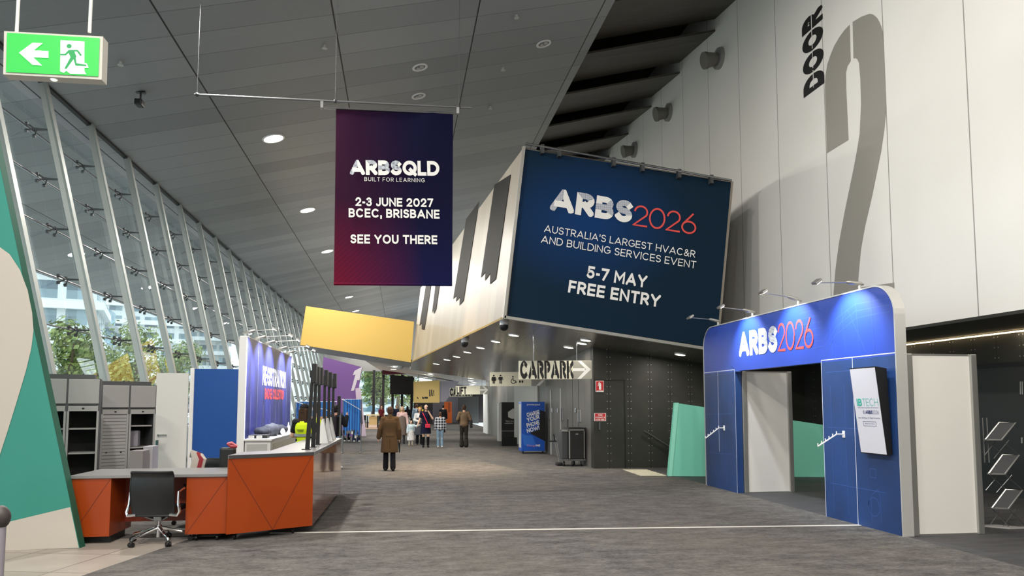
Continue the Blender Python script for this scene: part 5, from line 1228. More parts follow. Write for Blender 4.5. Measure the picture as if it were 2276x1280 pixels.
# hanging wayfinding signs
SG = mat('sign_cream', 'e9e6cf', .5, emit='efe9cf', es=.03); SGG = mat('sign_shade', 'a3a196', .5)
def way(Y, quad, label, name='wayfinding_sign', hang=True):
    P = lambda x, y: onY(x, y, Y); q = [P(*p) for p in quad]; t_ = thing(name, label, 'sign', q[3], group='hanging wayfinding signs'); part(t_, 'panel', MB().slab(q, (0, .08, 0)), SG)
    if hang:
        for f in (.2, .8):
            p = q[0].lerp(q[1], f) + V((0, .04, 0)); part(t_, 'hanging_rod', MB().cyl(p, V((p.x, p.y, max(p.z + .05, (sz(p.x, p.y) if Y < 36 else zl(p.x) + (Y - 36.6) * .0173 + .12)))), .012, 6), STEEL)
    return t_, P
t_, P = way(18.75, ((1154, 802), (1314.5, 801), (1315, 842), (1154, 843)), 'cream hanging sign reading CARPARK with an arrow')
px_text(t_, 'CARPARK', (1156, 842), (1275, 841.5), 40, PRINTK, P, NY, .27, .08, lift=.003)
flat(t_, 'arrow_field', [[P(*p) for p in ((1273, 842), (1314.5, 842), (1314, 801.5), (1273, 802))]], SGG, (0, -.0015, 0))
flat(t_, 'arrow_symbol', [[P(*p) for p in q] for q in (((1273, 818), (1300, 818), (1300, 824.5), (1273, 824.5)), ((1284, 802), (1292, 802), (1313.5, 821), (1306, 824)), ((1291, 842), (1283, 842), (1303, 820), (1313.5, 821)))], PRINTW, (0, -.003, 0))
for i in range(7):
    x = 1164 + 17 * i; lines(t_, 'stencil_gap', [[P(x, 806), P(x + 1.5, 839)]], .018, SG, NY, .006)
t_, P = way(26, ((1089.5, 827), (1211.5, 826), (1211.5, 858), (1089.5, 858)), 'cream hanging sign with black toilet pictograms')
def pictogram(cx, top, h, skirt):
    w_ = h * .2
    out = [[(cx + w_ * .5 * math.cos(k * pi / 5), top + w_ * .5 + w_ * .5 * math.sin(k * pi / 5)) for k in range(10)]]
    if skirt: out += [[(cx - w_ * .7, top + h * .24), (cx + w_ * .7, top + h * .24), (cx + w_ * 1.2, top + h * .7), (cx - w_ * 1.2, top + h * .7)]]
    else: out += [[(cx - w_, top + h * .24), (cx + w_, top + h * .24), (cx + w_ * .8, top + h * .62), (cx - w_ * .8, top + h * .62)]]
    out += [[(cx - w_ * .6, top + h * .6), (cx - w_ * .1, top + h * .6), (cx - w_ * .1, top + h), (cx - w_ * .6, top + h)], [(cx + w_ * .1, top + h * .6), (cx + w_ * .6, top + h * .6), (cx + w_ * .6, top + h), (cx + w_ * .1, top + h)]]
    for s_ in (-1, 1): out += [[(cx + s_ * w_ * .7, top + h * .24), (cx + s_ * w_ * 1.1, top + h * .28), (cx + s_ * w_ * 1.5, top + h * .6), (cx + s_ * w_ * 1.2, top + h * .6)]]
    return out
for cx_, sk in ((1097.5, True), (1112.5, False)): flat(t_, 'toilet_pictogram', [[P(*p) for p in q] for q in pictogram(cx_, 832.5, 20, sk)], PRINTK, (0, -.006, 0))
ring = [P(1141 + 5.2 * math.cos(k * pi / 9), 847 + 5.2 * math.sin(k * pi / 9)) for k in range(14)]
lines(t_, 'wheelchair_pictogram', [ring, [P(1140, 839), P(1141, 846), P(1146, 846), P(1148, 851)]], .025, PRINTK, NY, .006); flat(t_, 'wheelchair_head', [[P(1140 + 1.6 * math.cos(k * .63), 837 + 1.6 * math.sin(k * .63)) for k in range(10)]], PRINTK, (0, -.006, 0))
flat(t_, 'feet_pictogram', [[P(cx_ + 2 * math.cos(k * .63), 848 + 3 * math.sin(k * .63)) for k in range(10)] for cx_ in (1155.5, 1161)], PRINTK, (0, -.006, 0))
flat(t_, 'arrow_field', [[P(*p) for p in ((1181, 858), (1211, 858), (1211, 842), (1181, 842))]], SGG, (0, -.004, 0)); flat(t_, 'arrow_symbol', [[P(*p) for p in ((1191, 857), (1199, 857), (1211, 845), (1204, 845))]], PRINTW, (0, -.008, 0))
t_, P = way(44, ((1000, 862), (1050, 861), (1050, 881), (1000, 882)), 'far cream sign reading CARPARK, partly hidden behind the LIFT sign'); px_text(t_, 'CARPARK', (1000, 880.5), (1049, 880), 18, PRINTK, P, NY, .27, .08, lift=.008)
t_, P = way(41, ((1013, 858), (1085.5, 857), (1085.5, 876), (1013, 877)), 'far cream sign reading LIFT with an arrow'); px_text(t_, 'LIFT', (1015, 876.5), (1037, 876), 17, PRINTK, P, NY, .26, .08, lift=.008)
flat(t_, 'arrow_field', [[P(*p) for p in ((1067, 876), (1085.5, 876), (1085.5, 857.5), (1067, 857.5))]], SGG, (0, -.004, 0))
flat(t_, 'arrow_symbol', [[P(*p) for p in q] for q in (((1067, 865), (1079, 865), (1079, 868), (1067, 868)), ((1072, 858), (1076, 858), (1085, 866.5), (1081, 868)), ((1076, 876), (1072, 876), (1081, 866), (1085, 866.5)))], PRINTW, (0, -.008, 0))

# ================================================================== far end
PU = mat('purple_paint', '8a61a6', .6); PK = mat('pale_pink_paint', 'e6cfe2', .5); PKW = mat('numeral_white', 'efe4ec', .5)
P4 = lambda x, y: onY(x, y, 40)
b_ = thing('graphic_blade', 'purple wall blade with a large white figure one', 'wall graphic', (-3.4, 40, 0))
part(b_, 'panel', MB().slab([P4(*p) for p in ((706, 970), (797, 970), (812, 968), (797, 862), (805, 816), (719, 793))][::-1], (0, .3, 0)), PU)
flat(b_, 'numeral_one', [[P4(*p) for p in ((780, 869), (787, 868), (794, 845), (799, 845), (805, 815), (788, 824), (784, 834), (790, 832))]], PKW, (0, -.012, 0))
part(b_, 'side_face', MB().slab([P4(*p) for p in ((797, 969), (814, 969), (801, 862), (790, 863))], (0, -.03, 0)), PK)
def far_box(nm, lb, cat, Y, px, m, dp=.3, grp=None):
    q = [onY(*p, Y) for p in px]; return solo(nm, MB().slab(q, (0, dp, 0)), m, lb, cat, grp)
far_box('portal_beam', 'dark red portal beam high in front of the far glass', 'beam', 66, ((850, 819), (902, 825), (902, 831), (850, 832)), mat('maroon', '5f1326', .5), 1.)
far_box('hanging_screen', 'big black screen panel hanging before the far glass', 'screen', 64, ((867, 833), (920, 838), (920, 877), (867, 876)), BLACK, .4)
ys = thing('wayfinding_sign', 'large yellow sign box at the far end with small black arrows', 'sign', (2.1, 60, 1.9), group='hanging wayfinding signs')
P6 = lambda x, y: onY(x, y, 60); part(ys, 'face', MB().slab([P6(*p) for p in ((919, 848), (977, 845), (977, 895), (919, 895))], (0, .12, 0)), mat('yellow_sign', 'e3c478', .5))
part(ys, 'side_box', MB().slab([P6(*p) + V((0, .12, 0)) for p in ((922, 849), (1022, 846), (990, 893), (922, 894))], (0, 2.5, 0)), LILAC)
for q in (((930, 884), (927, 881.5), (927, 885), (930, 887)), ((942, 883), (938.5, 881), (938.5, 886), (942, 887)), ((954, 881), (957, 881), (956, 866), (954, 866)), ((959, 880), (962, 880), (960, 866), (958, 866)), ((964, 880), (965, 880), (964, 867), (962.5, 867)), ((943, 882), (951, 882), (951, 886), (943, 886))): flat(ys, 'black_marking', [[P6(*p) for p in q]], PRINTK, (0, -.01, 0))
for x in (930, 970):
    p = P6(x, 846); part(ys, 'hanging_rod', MB().cyl(p, p + V((0, 0, 1.2)), .03, 6), STEEL)
YO = 69.5; oc_ = thing('vending_kiosk', 'bright orange kiosk against the lilac wall at the far end', 'kiosk', onZ(996, 940)); q = [onY(*p, YO) for p in ((988, 941), (1005, 941), (1004, 893), (988, 893))]; part(oc_, 'kiosk_body', MB().slab(q, (0, .5, 0)), mat('kiosk_orange', 'ee6a14', .5)); q = [onY(*p, YO) for p in ((996, 916), (1001, 916), (1001, 895), (996, 895))]; flat(oc_, 'dark_panel', [q], mat('kiosk_dark', 'b04c10', .4), (0, -.03, 0))
cf = thing('cafe_counter', 'pale timber cafe counter at the far glass end', 'counter', onZ(828, 946)); Yc = 56
part(cf, 'front', MB().slab([onY(*p, Yc) for p in ((820, 944), (838, 944), (838, 925), (820, 925))], (0, .6, 0)), mat('pale_timber', 'cdb078', .6)); part(cf, 'worktop', MB().slab([onY(*p, Yc - .1) for p in ((814, 924), (843, 924), (843, 921), (814, 921))], (0, .9, 0)), mat('pale_timber_top', 'd8c69a', .5))
for x in (817, 840): part(cf, 'leg', MB().cyl(onY(x, 924, Yc), V((onY(x, 924, Yc).x, Yc, 0)), .06, 8), BLACKM)
pc_ = onY(825, 912, 74); pa = thing('parasol', 'pale blue cafe umbrella outside behind the cafe counter', 'umbrella', V((pc_.x, 74, -.12))); part(pa, 'pole', MB().cyl(V((pc_.x, 74, -.12)), pc_ + V((0, 0, .4)), .03, 8), STEEL)
mb = MB(); mb.loft([[pc_ + V((r_ * math.cos(k * pi / 4), r_ * math.sin(k * pi / 4), h_)) for k in range(8)] for r_, h_ in ((.62, -.1), (.6, .05), (.3, .38), (.03, .5))]); part(pa, 'canopy', mb, mat('pale_blue_cloth', '9cc8de', .7))
for i, (x, y, lb) in enumerate(((807, 950, 'left of the cafe counter'), (852, 948, 'right of the cafe counter'), (862, 947, 'behind the man in the brown coat'))):
    p = onZ(x, y); c_ = thing('cafe_chair', 'dark cafe chair ' + lb, 'chair', p, 0, 'dark cafe chairs'); part(c_, 'seat', MB().box(p + V((-.22, -.22, .44)), p + V((.22, .22, .48))), BLACK); part(c_, 'backrest', MB().box(p + V((-.22, .18, .5)), p + V((.22, .22, .92))), BLACK)
    for sx, sy in ((-1, -1), (1, -1), (1, 1), (-1, 1)): part(c_, 'leg', MB().cyl(p + V((sx * .19, sy * .19, 0)), p + V((sx * .19, sy * .19, .45)), .02, 6), BLACK)
struct('floor_far', MB().slab([onZ(795, 953, .004), onZ(868, 953, .004), V((3, 70, .004)), V((-5, 70, .004))], (0, 0, .004)), mat('far_terracotta', 'b5917a', .6))
dw = onX(1080, 960, 5.14); struct('door_4', MB().box((5.1, onX(1085, 900, 5.14).y, 0), (5.16, onX(1075.5, 900, 5.14).y, 2.45)), WHITE)

pb_ = onY(-2, 1150, 4.0); bl_ = thing('barrier_post', 'dark capped grey post cut off by the lower left picture edge', 'post', (pb_.x, 4.0, 0))
part(bl_, 'shaft', MB().cyl((pb_.x, 4, .02), (pb_.x, 4, pb_.z - .03), .032, 16), mat('post_lilac', '8c8790', .5), smooth=True); part(bl_, 'cap', MB().ell(pb_, (.05, .05, .06), 16, 10), mat('post_cap', '3c3634', .5), smooth=True); part(bl_, 'foot', MB().cyl((pb_.x, 4, 0), (pb_.x, 4, .02), .16, 24), BLACKM)

# ================================================================== people
SKIN = mat('skin', 'c99a7d', .55); SKIN2 = mat('skin_fair', 'dcb298', .55); EYE_ = mat('eye', '1c1512', .3); LIP = mat('lip', 'a85f58', .5)
def cloth(name, col, r=.85): return mat('cloth_' + name, col, r, spec=.2)
def remesh(mb, voxel, sm=4):
    me = bpy.data.meshes.new('tmp'); me.from_pydata([tuple(p) for p in mb.v], [], mb.f); me.update()
    o = bpy.data.objects.new('tmp', me); COL.objects.link(o)
    m = o.modifiers.new('r', 'REMESH'); m.mode = 'VOXEL'; m.voxel_size = voxel; m.use_smooth_shade = True
    s_ = o.modifiers.new('s', 'SMOOTH'); s_.iterations = sm; s_.factor = .5
    out = bpy.data.meshes.new_from_object(o.evaluated_get(bpy.context.evaluated_depsgraph_get()))
    bpy.data.objects.remove(o); bpy.data.meshes.remove(me)
    return out
class Fig:
    def __init__(s, label, loc, H, rz, voxel=.011, skin=None, group=None, lean=0., stride=0., arms=None, legs=None, wide=1., head_turn=0.):
        s.k = H / 1.75; s.vx = voxel; s.root = thing('person', label, 'person', loc, rz, group, local=True); s.w = wide
        J = s.J = {}
        for n, sx in (('L', 1), ('R', -1)):
            J['sh' + n] = V((sx * .178, .005, 1.405)); J['el' + n] = V((sx * .225, .03, 1.13)); J['wr' + n] = V((sx * .235, -.04, .885))
            J['hip' + n] = V((sx * .088, 0, .93)); f = stride * sx
            J['kn' + n] = V((sx * .092, -.02 - f * .5, .5)); J['an' + n] = V((sx * .095, .02 - f, .085 + max(0, -f) * .12))
            if legs and n in legs: J['kn' + n], J['an' + n] = V(legs[n][0]), V(legs[n][1])
            if arms and n in arms: J['el' + n], J['wr' + n] = V(arms[n][0]), V(arms[n][1])
        s.head = V((0, -.015, 1.632)); s.ht = Matrix.Rotation(head_turn, 3, 'Z')
        mb = MB(); s.torso(mb, 0.); s.legs(mb, 0., 0., None); s.arms(mb, 0., 1.)
        h = s.head
        mb.ell(h + V((0, .008, .02)), (.078, .096, .098)); mb.ell(h + s.ht @ V((0, -.022, -.05)), (.062, .068, .062)); mb.capsule(V((0, .015, 1.40)), V((0, .0, 1.56)), .062, .05)
        mb.ell(h + s.ht @ V((0, -.088, -.012)), (.011, .017, .022))
        for sx in (-1, 1): mb.ell(h + s.ht @ V((sx * .074, .005, -.005)), (.012, .022, .032))
        for n, sx in (('L', 1), ('R', -1)): s.hand(mb, n, sx)
        for n in 'LR': s.foot(mb, n, 0.)
        me = remesh(s.sc(mb), voxel, 2)
        for m in (skin or SKIN, EYE_, LIP): me.materials.append(m)
        for p in me.polygons:
            c = s.ht.inverted() @ (V(p.center) / s.k - h)
            if c.y < -.05:
                if abs(abs(c.x) - .03) < .011 and abs(c.z - .012) < .006: p.material_index = 1
                elif abs(c.x) < .024 and abs(c.z + .062) < .008: p.material_index = 2
        o = link('body', me, s.root); s.body = o
    def sc(s, mb):
        for i, p in enumerate(mb.v): mb.v[i] = p * s.k
        return mb
    def torso(s, mb, e, low=True, top=True):
        w = s.w
        mb.ell(V((0, 0, 1.27)), (.158 * w + e, .108 * w + e, .185 + e)); mb.ell(V((0, 0, 1.09)), (.135 * w + e, .098 * w + e, .16 + e))
        if top:
            for n in 'LR': mb.capsule(V((0, .01, 1.385)), s.J['sh' + n], .075 + e * .6, .058 + e)
        if low: mb.ell(V((0, .012, .95)), (.158 * w + e, .118 * w + e, .125 + e))
    def legs(s, mb, e, flare, short):
        J = s.J
        for n in 'LR':
            mb.capsule(J['hip' + n] + V((0, .005, -.02)), J['kn' + n], .086 * s.w + e, .058 + e)
            if short: continue
            mb.capsule(J['kn' + n], J['an' + n] + V((0, 0, .0)), .056 + e, .038 + e + flare)
            mb.ell(J['kn' + n].lerp(J['an' + n], .3) + V((0, .018, 0)), (.05 + e, .052 + e, .11))
    def arms(s, mb, e, frac=1., cuff=0.):
        J = s.J
        for n in 'LR':
            mb.capsule(J['sh' + n], J['sh' + n].lerp(J['el' + n], min(1, frac * 2) if frac < .5 else 1), .054 + e, .043 + e)
            if frac > .5: mb.capsule(J['el' + n], J['el' + n].lerp(J['wr' + n], (frac - .5) * 2), .043 + e, .03 + e + cuff)
    def hand(s, mb, n, sx):
        J = s.J; w = J['wr' + n]; d = (w - J['el' + n]).normalized(); u = V((sx, 0, 0)); u = (u - d * u.dot(d)).normalized(); f = d.cross(u)
        side = f if abs(d.z) > .5 else V((0, 0, 1)) - d * d.z
        side = side.normalized(); pn = d.cross(side).normalized()
        for k in (-1, 0, 1): mb.capsule(w, w + d * .075 + side * .02 * k, .022, .019)
        for i, l in enumerate((.058, .072, .077, .066)):
            b = w + d * .08 + side * (.03 - .02 * i); c = b + d * l * .55 + pn * .006; mb.capsule(b, c, .0105, .0095, 8); mb.capsule(c, c + d * l * .35 + pn * .02 * sx, .0095, .0085, 8)
        b = w + d * .03 + side * .028; mb.capsule(b, b + d * .04 + side * .03, .013, .0105, 8); mb.capsule(b + d * .04 + side * .03, b + d * .075 + side * .035, .0105, .009, 8)
    def foot(s, mb, n, e):
        a = s.J['an' + n]; z = max(.035, a.z - .05)
        mb.capsule(V((a.x, a.y + .035, z + .005)), V((a.x * 1.06, a.y - .06, z)), .036 + e, .036 + e); mb.capsule(V((a.x * 1.06, a.y - .06, z)), V((a.x * 1.12, a.y - .15, z - .008)), .036 + e, .026 + e); mb.capsule(a, V((a.x, a.y + .01, z)), .038 + e * .5, .036 + e)
        for i, p in enumerate(mb.v):
            if p.z < .002: p.z = .002
    def wear(s, name, mb, m, voxel=None, label=None, sm=4, parent=None):
        me = remesh(s.sc(mb), voxel or s.vx, sm); me.materials.append(m); o = link(name, me, parent or s.root)
        if label: o['label'] = label
        return o
    def trousers(s, m, flare=.02, e=.016, name='trousers', short=None):
        mb = MB(); s.legs(mb, e, flare, short); mb.ell(V((0, .012, .96)), (.158 * s.w + e, .118 * s.w + e, .12 + e)); return s.wear(name, mb, m)
    def shirt(s, m, sleeve=1., e=.017, name='shirt', low=True):
        mb = MB(); s.torso(mb, e, low); s.arms(mb, e * .9, sleeve, .006); hw = (.152 * s.w + e)
        mb.loft([[V((hw * q_ * math.cos(pi * k / 10), hw * .68 * q_ * math.sin(pi * k / 10) + .005, z_)) for k in range(20)] for z_, q_ in ((1.34, .9), (1.25, 1.), (1.1, .97), (.99, 1.06), (.9 if low else .98, 1.14))]); return s.wear(name, mb, m)
    def skirt(s, m, hem, top=1.05, wt=.15, wh=.24, d=.8, name='dress', extra=None, sleeve=None, e=.018):
        mb = MB(); n = 20; rings = []
        for j in range(7):
            v = j / 6; z = top + (hem - top) * v; w = wt + (wh - wt) * v ** .8
            rings.append([V((w * math.cos(2 * pi * k / n) * (1 + .03 * v * math.sin(5 * 2 * pi * k / n)), w * d * math.sin(2 * pi * k / n) * (1 + .03 * v * math.sin(4 * 2 * pi * k / n)) + .01, z)) for k in range(n)])
        mb.loft(rings)
        if sleeve is not None: s.torso(mb, e); s.arms(mb, e * .9, sleeve, .008)
        return s.wear(name, mb, m)
    def shoes(s, m, e=.012, name='shoe', boot=0.):
        for n in 'LR':
            mb = MB(); s.foot(mb, n, e)
            if boot: mb.capsule(s.J['an' + n], s.J['an' + n].lerp(s.J['kn' + n], boot), .05, .064)
            s.wear(name, mb, m)
    def hair(s, m, long=0., bald=0., cap=None):
        h = s.head; mb = MB(); mb.ell(h + s.ht @ V((0, .022, .03)), (.084, .094, .098 - bald)); mb.ell(h + s.ht @ V((0, .05, -.02)), (.08, .062, .075))
        if long:
            for x in (-.05, 0, .05): mb.capsule(h + s.ht @ V((x, .06, .0)), h + s.ht @ V((x * 1.25, .085, -long)), .046, .032)
            for x in (-.078, .078): mb.capsule(h + s.ht @ V((x, .01, .02)), h + s.ht @ V((x * 1.1, .03, -long * .8)), .026, .03)
        me = remesh(s.sc(mb), s.vx * .8, 2)
        me.materials.append(m); link('hair', me, s.root)
        if cap:
            mb = MB(); mb.ell(h + s.ht @ V((0, .012, .055)), (.09, .104, .085)); mb.ell(h + s.ht @ V((0, -.11, .045)), (.062, .065, .012)); s.wear('cap', mb, cap)
    def at(s, p):
        r = s.root; return Matrix.Translation(r.location) @ Matrix.Rotation(r.rotation_euler.z, 4, 'Z') @ (V(p) * s.k)
def spot(x, y, Y=None):
    p = onZ(x, y) if Y is None else onY(x, 900, Y); return V((p.x, p.y, 0))
HB = cloth('hair_brown', '4a3527', .6); HK = cloth('hair_black', '1b1614', .55); HBL = cloth('hair_blonde', 'b99a66', .6); HG = cloth('hair_greybrown', '49352a', .7)
SH = cloth('shoe_black', '17171a', .5); SHW = cloth('shoe_white', 'dcdcd8', .6)

# man in the long coat, walking away
f = Fig('man from behind in a long brown overcoat and black trousers', spot(865, 1046), 1.66, pi + .05, .009, stride=.10, wide=1.1, arms={'L': ((.27, .06, 1.13), (.295, -.02, .90)), 'R': ((-.255, .04, 1.12), (-.265, -.06, .88))})
f.trousers(cloth('black', '131316'), .022); f.shoes(SH, .014); f.hair(HG, 0, .004)
mb = MB(); n = 24; rings = []
for j in range(12):
    v = j / 11; z = 1.40 + (.50 - 1.40) * v; w = (.185, .215, .215, .205, .2, .202, .21, .218, .225, .23, .234, .236)[j]
    rings.append([V((w * math.cos(2 * pi * k / n), w * (.62 + .1 * v) * math.sin(2 * pi * k / n) + .01 + (.012 * v if abs(k - 6) == 0 else 0), z)) for k in range(n)])
mb.loft(rings); f.torso(mb, .022); f.arms(mb, .02, .96, .016); mb.capsule(V((0, .03, 1.42)), V((0, .02, 1.50)), .085, .07)
ctm = cloth('overcoat', '54412c', .95); f.wear('overcoat', mb, ctm, .011, sm=3)
mb = MB(); mb.box((-.006, .158 * 1., .5), (.006, .185, .86)); f.wear('coat_vent', mb, cloth('overcoat_dark', '3a2c1e'), .006, sm=0)
w_ = f.at((-.265, -.1, .80)); solo('folded_umbrella', MB().tube([w_ + V((0, 0, .06)), w_, w_ + V((.01, .02, -.3))], [.012, .03, .012], 8), BLACK, 'dark folded umbrella carried in the right hand of the overcoat man', 'umbrella')

# woman in navy with the red bag, hand at her face
nav = spot(946, 994); f = Fig('woman facing us in navy dress and black boots, hand raised to mouth', nav, 1.72, .0, .010, SKIN2, stride=.05, arms={'L': ((.27, -.08, 1.17), (.075, -.17, 1.50)), 'R': ((-.25, -.02, 1.14), (-.33, -.08, .93))})
f.skirt(cloth('navy', '14162e'), .56, 1.08, .15, .225, .72, 'dress', sleeve=.32); f.shoes(cloth('boot', '131114', .4), .014, 'boot', .78); f.hair(HK, .22)
bag = thing('crossbody_bag', 'bright pink red crossbody bag worn by the woman in navy', 'bag', f.at((.06, -.2, .86)))
pts = [f.at(p) for p in ((-.14, .03, 1.46), (-.13, -.08, 1.40), (-.06, -.135, 1.25), (.02, -.15, 1.08), (.07, -.165, .95))]
PINK = mat('pink_red', 'd0203f', .45); part(bag, 'strap', MB().tube(pts, .02, 6), PINK, smooth=True); part(bag, 'pouch', MB().box(f.at((-.03, -.24, .80)), f.at((.17, -.165, .96)), bev=.02), PINK)
ph = f.at((.03, -.2, 1.575)); solo('mobile_phone', MB().box(ph + V((-.01, -.02, -.07)), ph + V((.06, -.01, .07)), bev=.004), BLACK, 'dark phone held up by the woman in navy', 'phone')
# child in white
f = Fig('small child in white patterned dress and pale blue cardigan reaching sideways', spot(913, 991), 1.06, .25, .009, SKIN2, stride=.04, wide=1.2, arms={'L': ((.30, -.08, 1.34), (.50, -.10, 1.40)), 'R': ((-.25, -.02, 1.15), (-.28, -.08, .92))})
prt = cloth('child_print', 'e6e2df'); g_ = G(prt); p_, x_, y_, z_ = g_.pos(); g_.base(g_.mix(g_.ma('GREATER_THAN', g_.noise(p_, 22, 1, .4), .62), lin('ece8e4'), lin('9aa2b8')))
f.skirt(prt, .38, 1.12, .17, .27, .85, 'dress'); f.shirt(cloth('pale_blue', 'c9dbe2'), 1., .03, 'cardigan', False); f.trousers(cloth('cream_leggings', 'd8cfbf'), .0, .012, 'leggings'); f.shoes(cloth('shoe_tan', 'a58a6a'), .014); f.hair(HK, .08)
# woman in grey pinafore, white sleeves
f = Fig('smiling woman in white long sleeves, grey pinafore and yellow headband', spot(932, 988), 1.60, .1, .012, SKIN, stride=.06, arms={'L': ((.25, -.06, 1.15), (.14, -.25, 1.08)), 'R': ((-.25, -.04, 1.15), (-.1, -.26, 1.1))})
f.shirt(cloth('white_top', 'd9d6d4'), 1., .016, 'blouse'); f.skirt(cloth('charcoal_pinafore', '4a4a52'), .45, 1.3, .165, .24, .78, 'pinafore'); f.trousers(cloth('black', '131316'), .02); f.shoes(SH); f.hair(HK, .1)
mb = MB(); h = f.head
mb.tube([h + V((.092 * math.cos(a_ * pi / 8), .02 - .03, .04 + .088 * math.sin(a_ * pi / 8))) for a_ in range(9)], .016, 6); f.wear('headband', mb, cloth('mustard', 'd8b23a'), .007, sm=1)
# blonde woman behind the man
f = Fig('blonde woman in pink sleeves and grey pinafore dress half hidden behind the overcoat man', spot(893, 986), 1.64, 0, .012, SKIN2, arms={'L': ((.25, -.02, 1.13), (.26, -.1, .9))})
f.shirt(cloth('pink_sleeves', 'dbb9b4'), 1., .016, 'blouse'); f.skirt(cloth('taupe_pinafore', '75675f'), .40, 1.32, .165, .24, .78, 'pinafore'); f.trousers(cloth('grey_leggings', '4b4a4e'), .0, .012, 'leggings'); f.shoes(SH); f.hair(HBL, .2)
# boy in plaid
f = Fig('boy from behind in black and white plaid shirt, jeans and white shoes', spot(978, 994), 1.42, pi, .010, SKIN, wide=1.12, stride=.02, arms={'L': ((.25, .02, 1.12), (.25, -.04, .9)), 'R': ((-.25, .02, 1.12), (-.27, -.04, .9))})
pl = cloth('plaid', 'bdbec2'); g_ = G(pl); p_, x_, y_, z_ = g_.pos(); gr = g_.ma('ADD', g_.near(x_, .11, .02, .027), g_.near(z_, .11, .03, .027)); g_.base(g_.mix(g_.ma('MULTIPLY', gr, .5), lin('b9bcc4'), lin('101116')))
f.trousers(cloth('jeans_light', '7f97ab'), .018); f.shirt(pl, 1., .03, 'plaid_shirt'); f.shoes(SHW, .016); f.hair(HB)
# person in brown sweater
f = Fig('person from behind in brown sweater and dark flared trousers', spot(1031, 994), 1.70, pi - .05, .010, SKIN, wide=1.0, stride=.02, arms={'L': ((.27, .04, 1.15), (.22, -.2, 1.10)), 'R': ((-.27, .04, 1.15), (-.22, -.2, 1.10))})
f.trousers(cloth('charcoal_trousers', '2b2723'), .04, .018); f.shirt(cloth('sweater', '6a5743'), 1., .022, 'sweater'); f.shoes(SH); f.hair(cloth('hair_dark_brown', '3c2a1c', .6))
w_ = f.at((-.29, .02, .98)); solo('shoulder_bag', MB().box(w_ + V((-.05, -.16, -.17)), w_ + V((.05, .12, .14)), bev=.02), BLACK, 'black shoulder bag at the right hip of the brown sweater person', 'bag')
# hi-vis workers behind the counter
HV = cloth('hi_vis', 'cfe61e', .6); BAND = mat('reflective', '8f9494', .4, metal=.3)
def vest(f, e=.03):
    mb = MB(); f.torso(mb, e, True, False); mb.ell(V((0, 0, 1.36)), (.15 + e, .09 + e, .08)); o = f.wear('safety_vest', mb, HV)
    for z in (1.15, 1.0):
        rg = lambda z_, r_: [V((r_ * math.cos(2 * pi * k / 24), r_ * .74 * math.sin(2 * pi * k / 24) + .006, z_)) for k in range(24)]
        b = MB().loft([rg(z - .025, .188), rg(z - .025, .196), rg(z + .025, .196), rg(z + .025, .188)]); f.sc(b); part(o, 'reflective_band', b, BAND, smooth=True)
    tx = MB(); tx.box((-.07, .150, 1.25), (.07, .156, 1.265)).box((-.06, .150, 1.225), (.06, .156, 1.24)); f.sc(tx); part(o, 'back_print', tx, mat('vest_print', '5d6a12', .6))
f = Fig('worker with long dark hair in black cap and yellow safety vest at counter', spot(677, 0, 14.7), 1.71, pi - .35, .010, SKIN2, arms={'L': ((.27, -.03, 1.14), (.20, -.27, 1.10)), 'R': ((-.26, -.03, 1.14), (-.12, -.27, 1.08))})
f.trousers(cloth('black', '131316'), .02); f.shirt(cloth('black_tee', '202125'), .33, .016, 'tshirt'); vest(f); f.shoes(SH); f.hair(cloth('hair_dark_brown', '3c2a1c', .6), .32, cap=cloth('cap_black', '1d1e22', .8))
f = Fig('second worker in yellow safety vest and dark cap, nearer the screen poles', spot(704, 0, 15.7), 1.74, pi + .2, .010, SKIN)
f.trousers(cloth('black', '131316'), .02); f.shirt(cloth('tan_shirt', '9c7f66'), .33, .016, 'tshirt'); vest(f); f.shoes(SH); f.hair(HB, cap=cloth('cap_black', '1d1e22', .8))
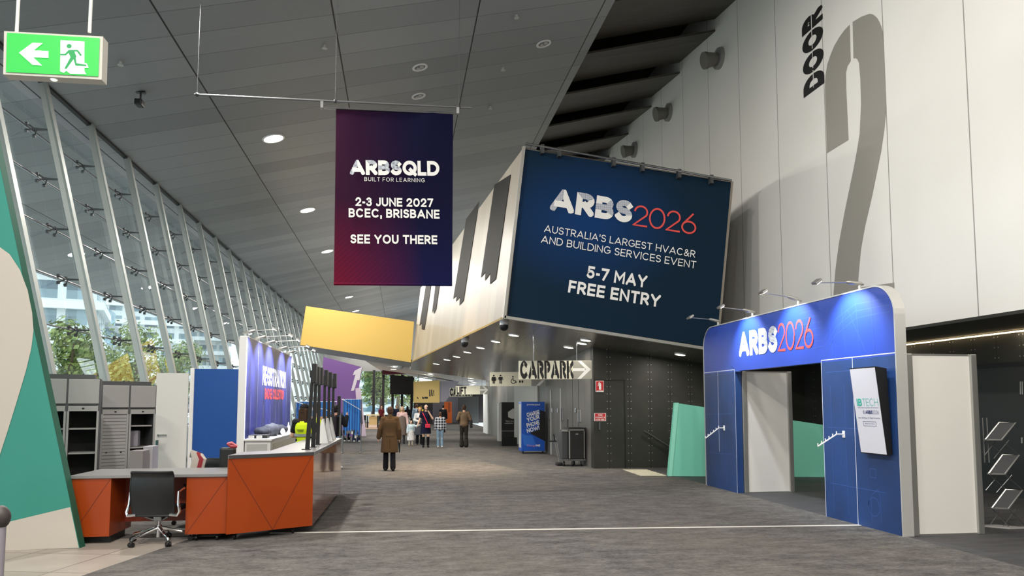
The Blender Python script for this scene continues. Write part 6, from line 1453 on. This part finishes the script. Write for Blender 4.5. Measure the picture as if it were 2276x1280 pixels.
f = Fig('person in black jacket and pale jeans standing beyond the counter end', spot(748, 0, 20.5), 1.70, pi - .6, .012, SKIN, arms={'R': ((-.27, -.06, 1.2), (-.2, -.2, 1.42))})
f.trousers(cloth('jeans_light', '7f97ab'), .02); f.shirt(cloth('black_jacket', '16171b'), 1., .03, 'jacket'); f.shoes(SHW); f.hair(HK)
w_ = f.at((.02, .2, 1.22)); solo('backpack', MB().box(w_ + V((-.16, -.1, -.24)), w_ + V((.16, .1, .22)), bev=.06), cloth('pack', '2e2b31'), 'dark backpack worn by the person in black jacket', 'bag', smooth=True)
# legs below the lanyards
f = Fig('person in wide navy jeans and white sneakers standing behind the lanyard rack', spot(792, 982), 1.7, .3, .012, stride=.06); f.trousers(cloth('jeans_navy', '2e3450'), .045); f.shirt(cloth('grey_top', '5b5d63')); f.shoes(SHW, .016); f.hair(HK)
f = Fig('person in black trousers standing behind the left half of the lanyard rack', spot(771, 981), 1.66, .1, .012); f.trousers(cloth('black', '131316'), .02); f.shirt(cloth('black_jacket', '16171b')); f.shoes(SHW, .014); f.hair(HK)
# far figures
for lb, (x, Y), H, rz, tr_c, top_c, hr, sl in (
    ('far person in pale blue grey shirt walking away left of the navy dress', (926, 46), 1.76, pi, 'b9bcc0', '8fa3b4', HB, 1.),
    ('far person in a yellow top just beyond the smiling woman', (936, 50), 1.66, pi, '3a3b42', 'd9c33c', HB, .33),
    ('far woman with long black hair, black top and white trousers', (906, 54), 1.62, pi, 'd5d2cc', '1a1a1e', HK, 1.),
    ('far person in dark blue jacket near the glazed end left of the blonde woman', (881, 58), 1.68, .5, '2a2c36', '252b3d', HK, 1.),
    ('far person in dark red top by the cafe counter', (848, 57), 1.64, .3, '2b2a2e', '5a1c24', HK, .33),
    ('far person with dark jacket standing between the boy and the orange kiosk', (985, 46), 1.72, pi, '1c1d22', '17181c', HK, 1.)):
    f = Fig(lb, spot(x, 0, Y), H, rz, .016, SKIN, 'people far down the hall', stride=.06)
    f.trousers(cloth('far_' + tr_c, tr_c), .02); f.shirt(cloth('far_' + top_c, top_c), sl); f.shoes(SH); f.hair(hr, .2 if 'long' in lb else 0)
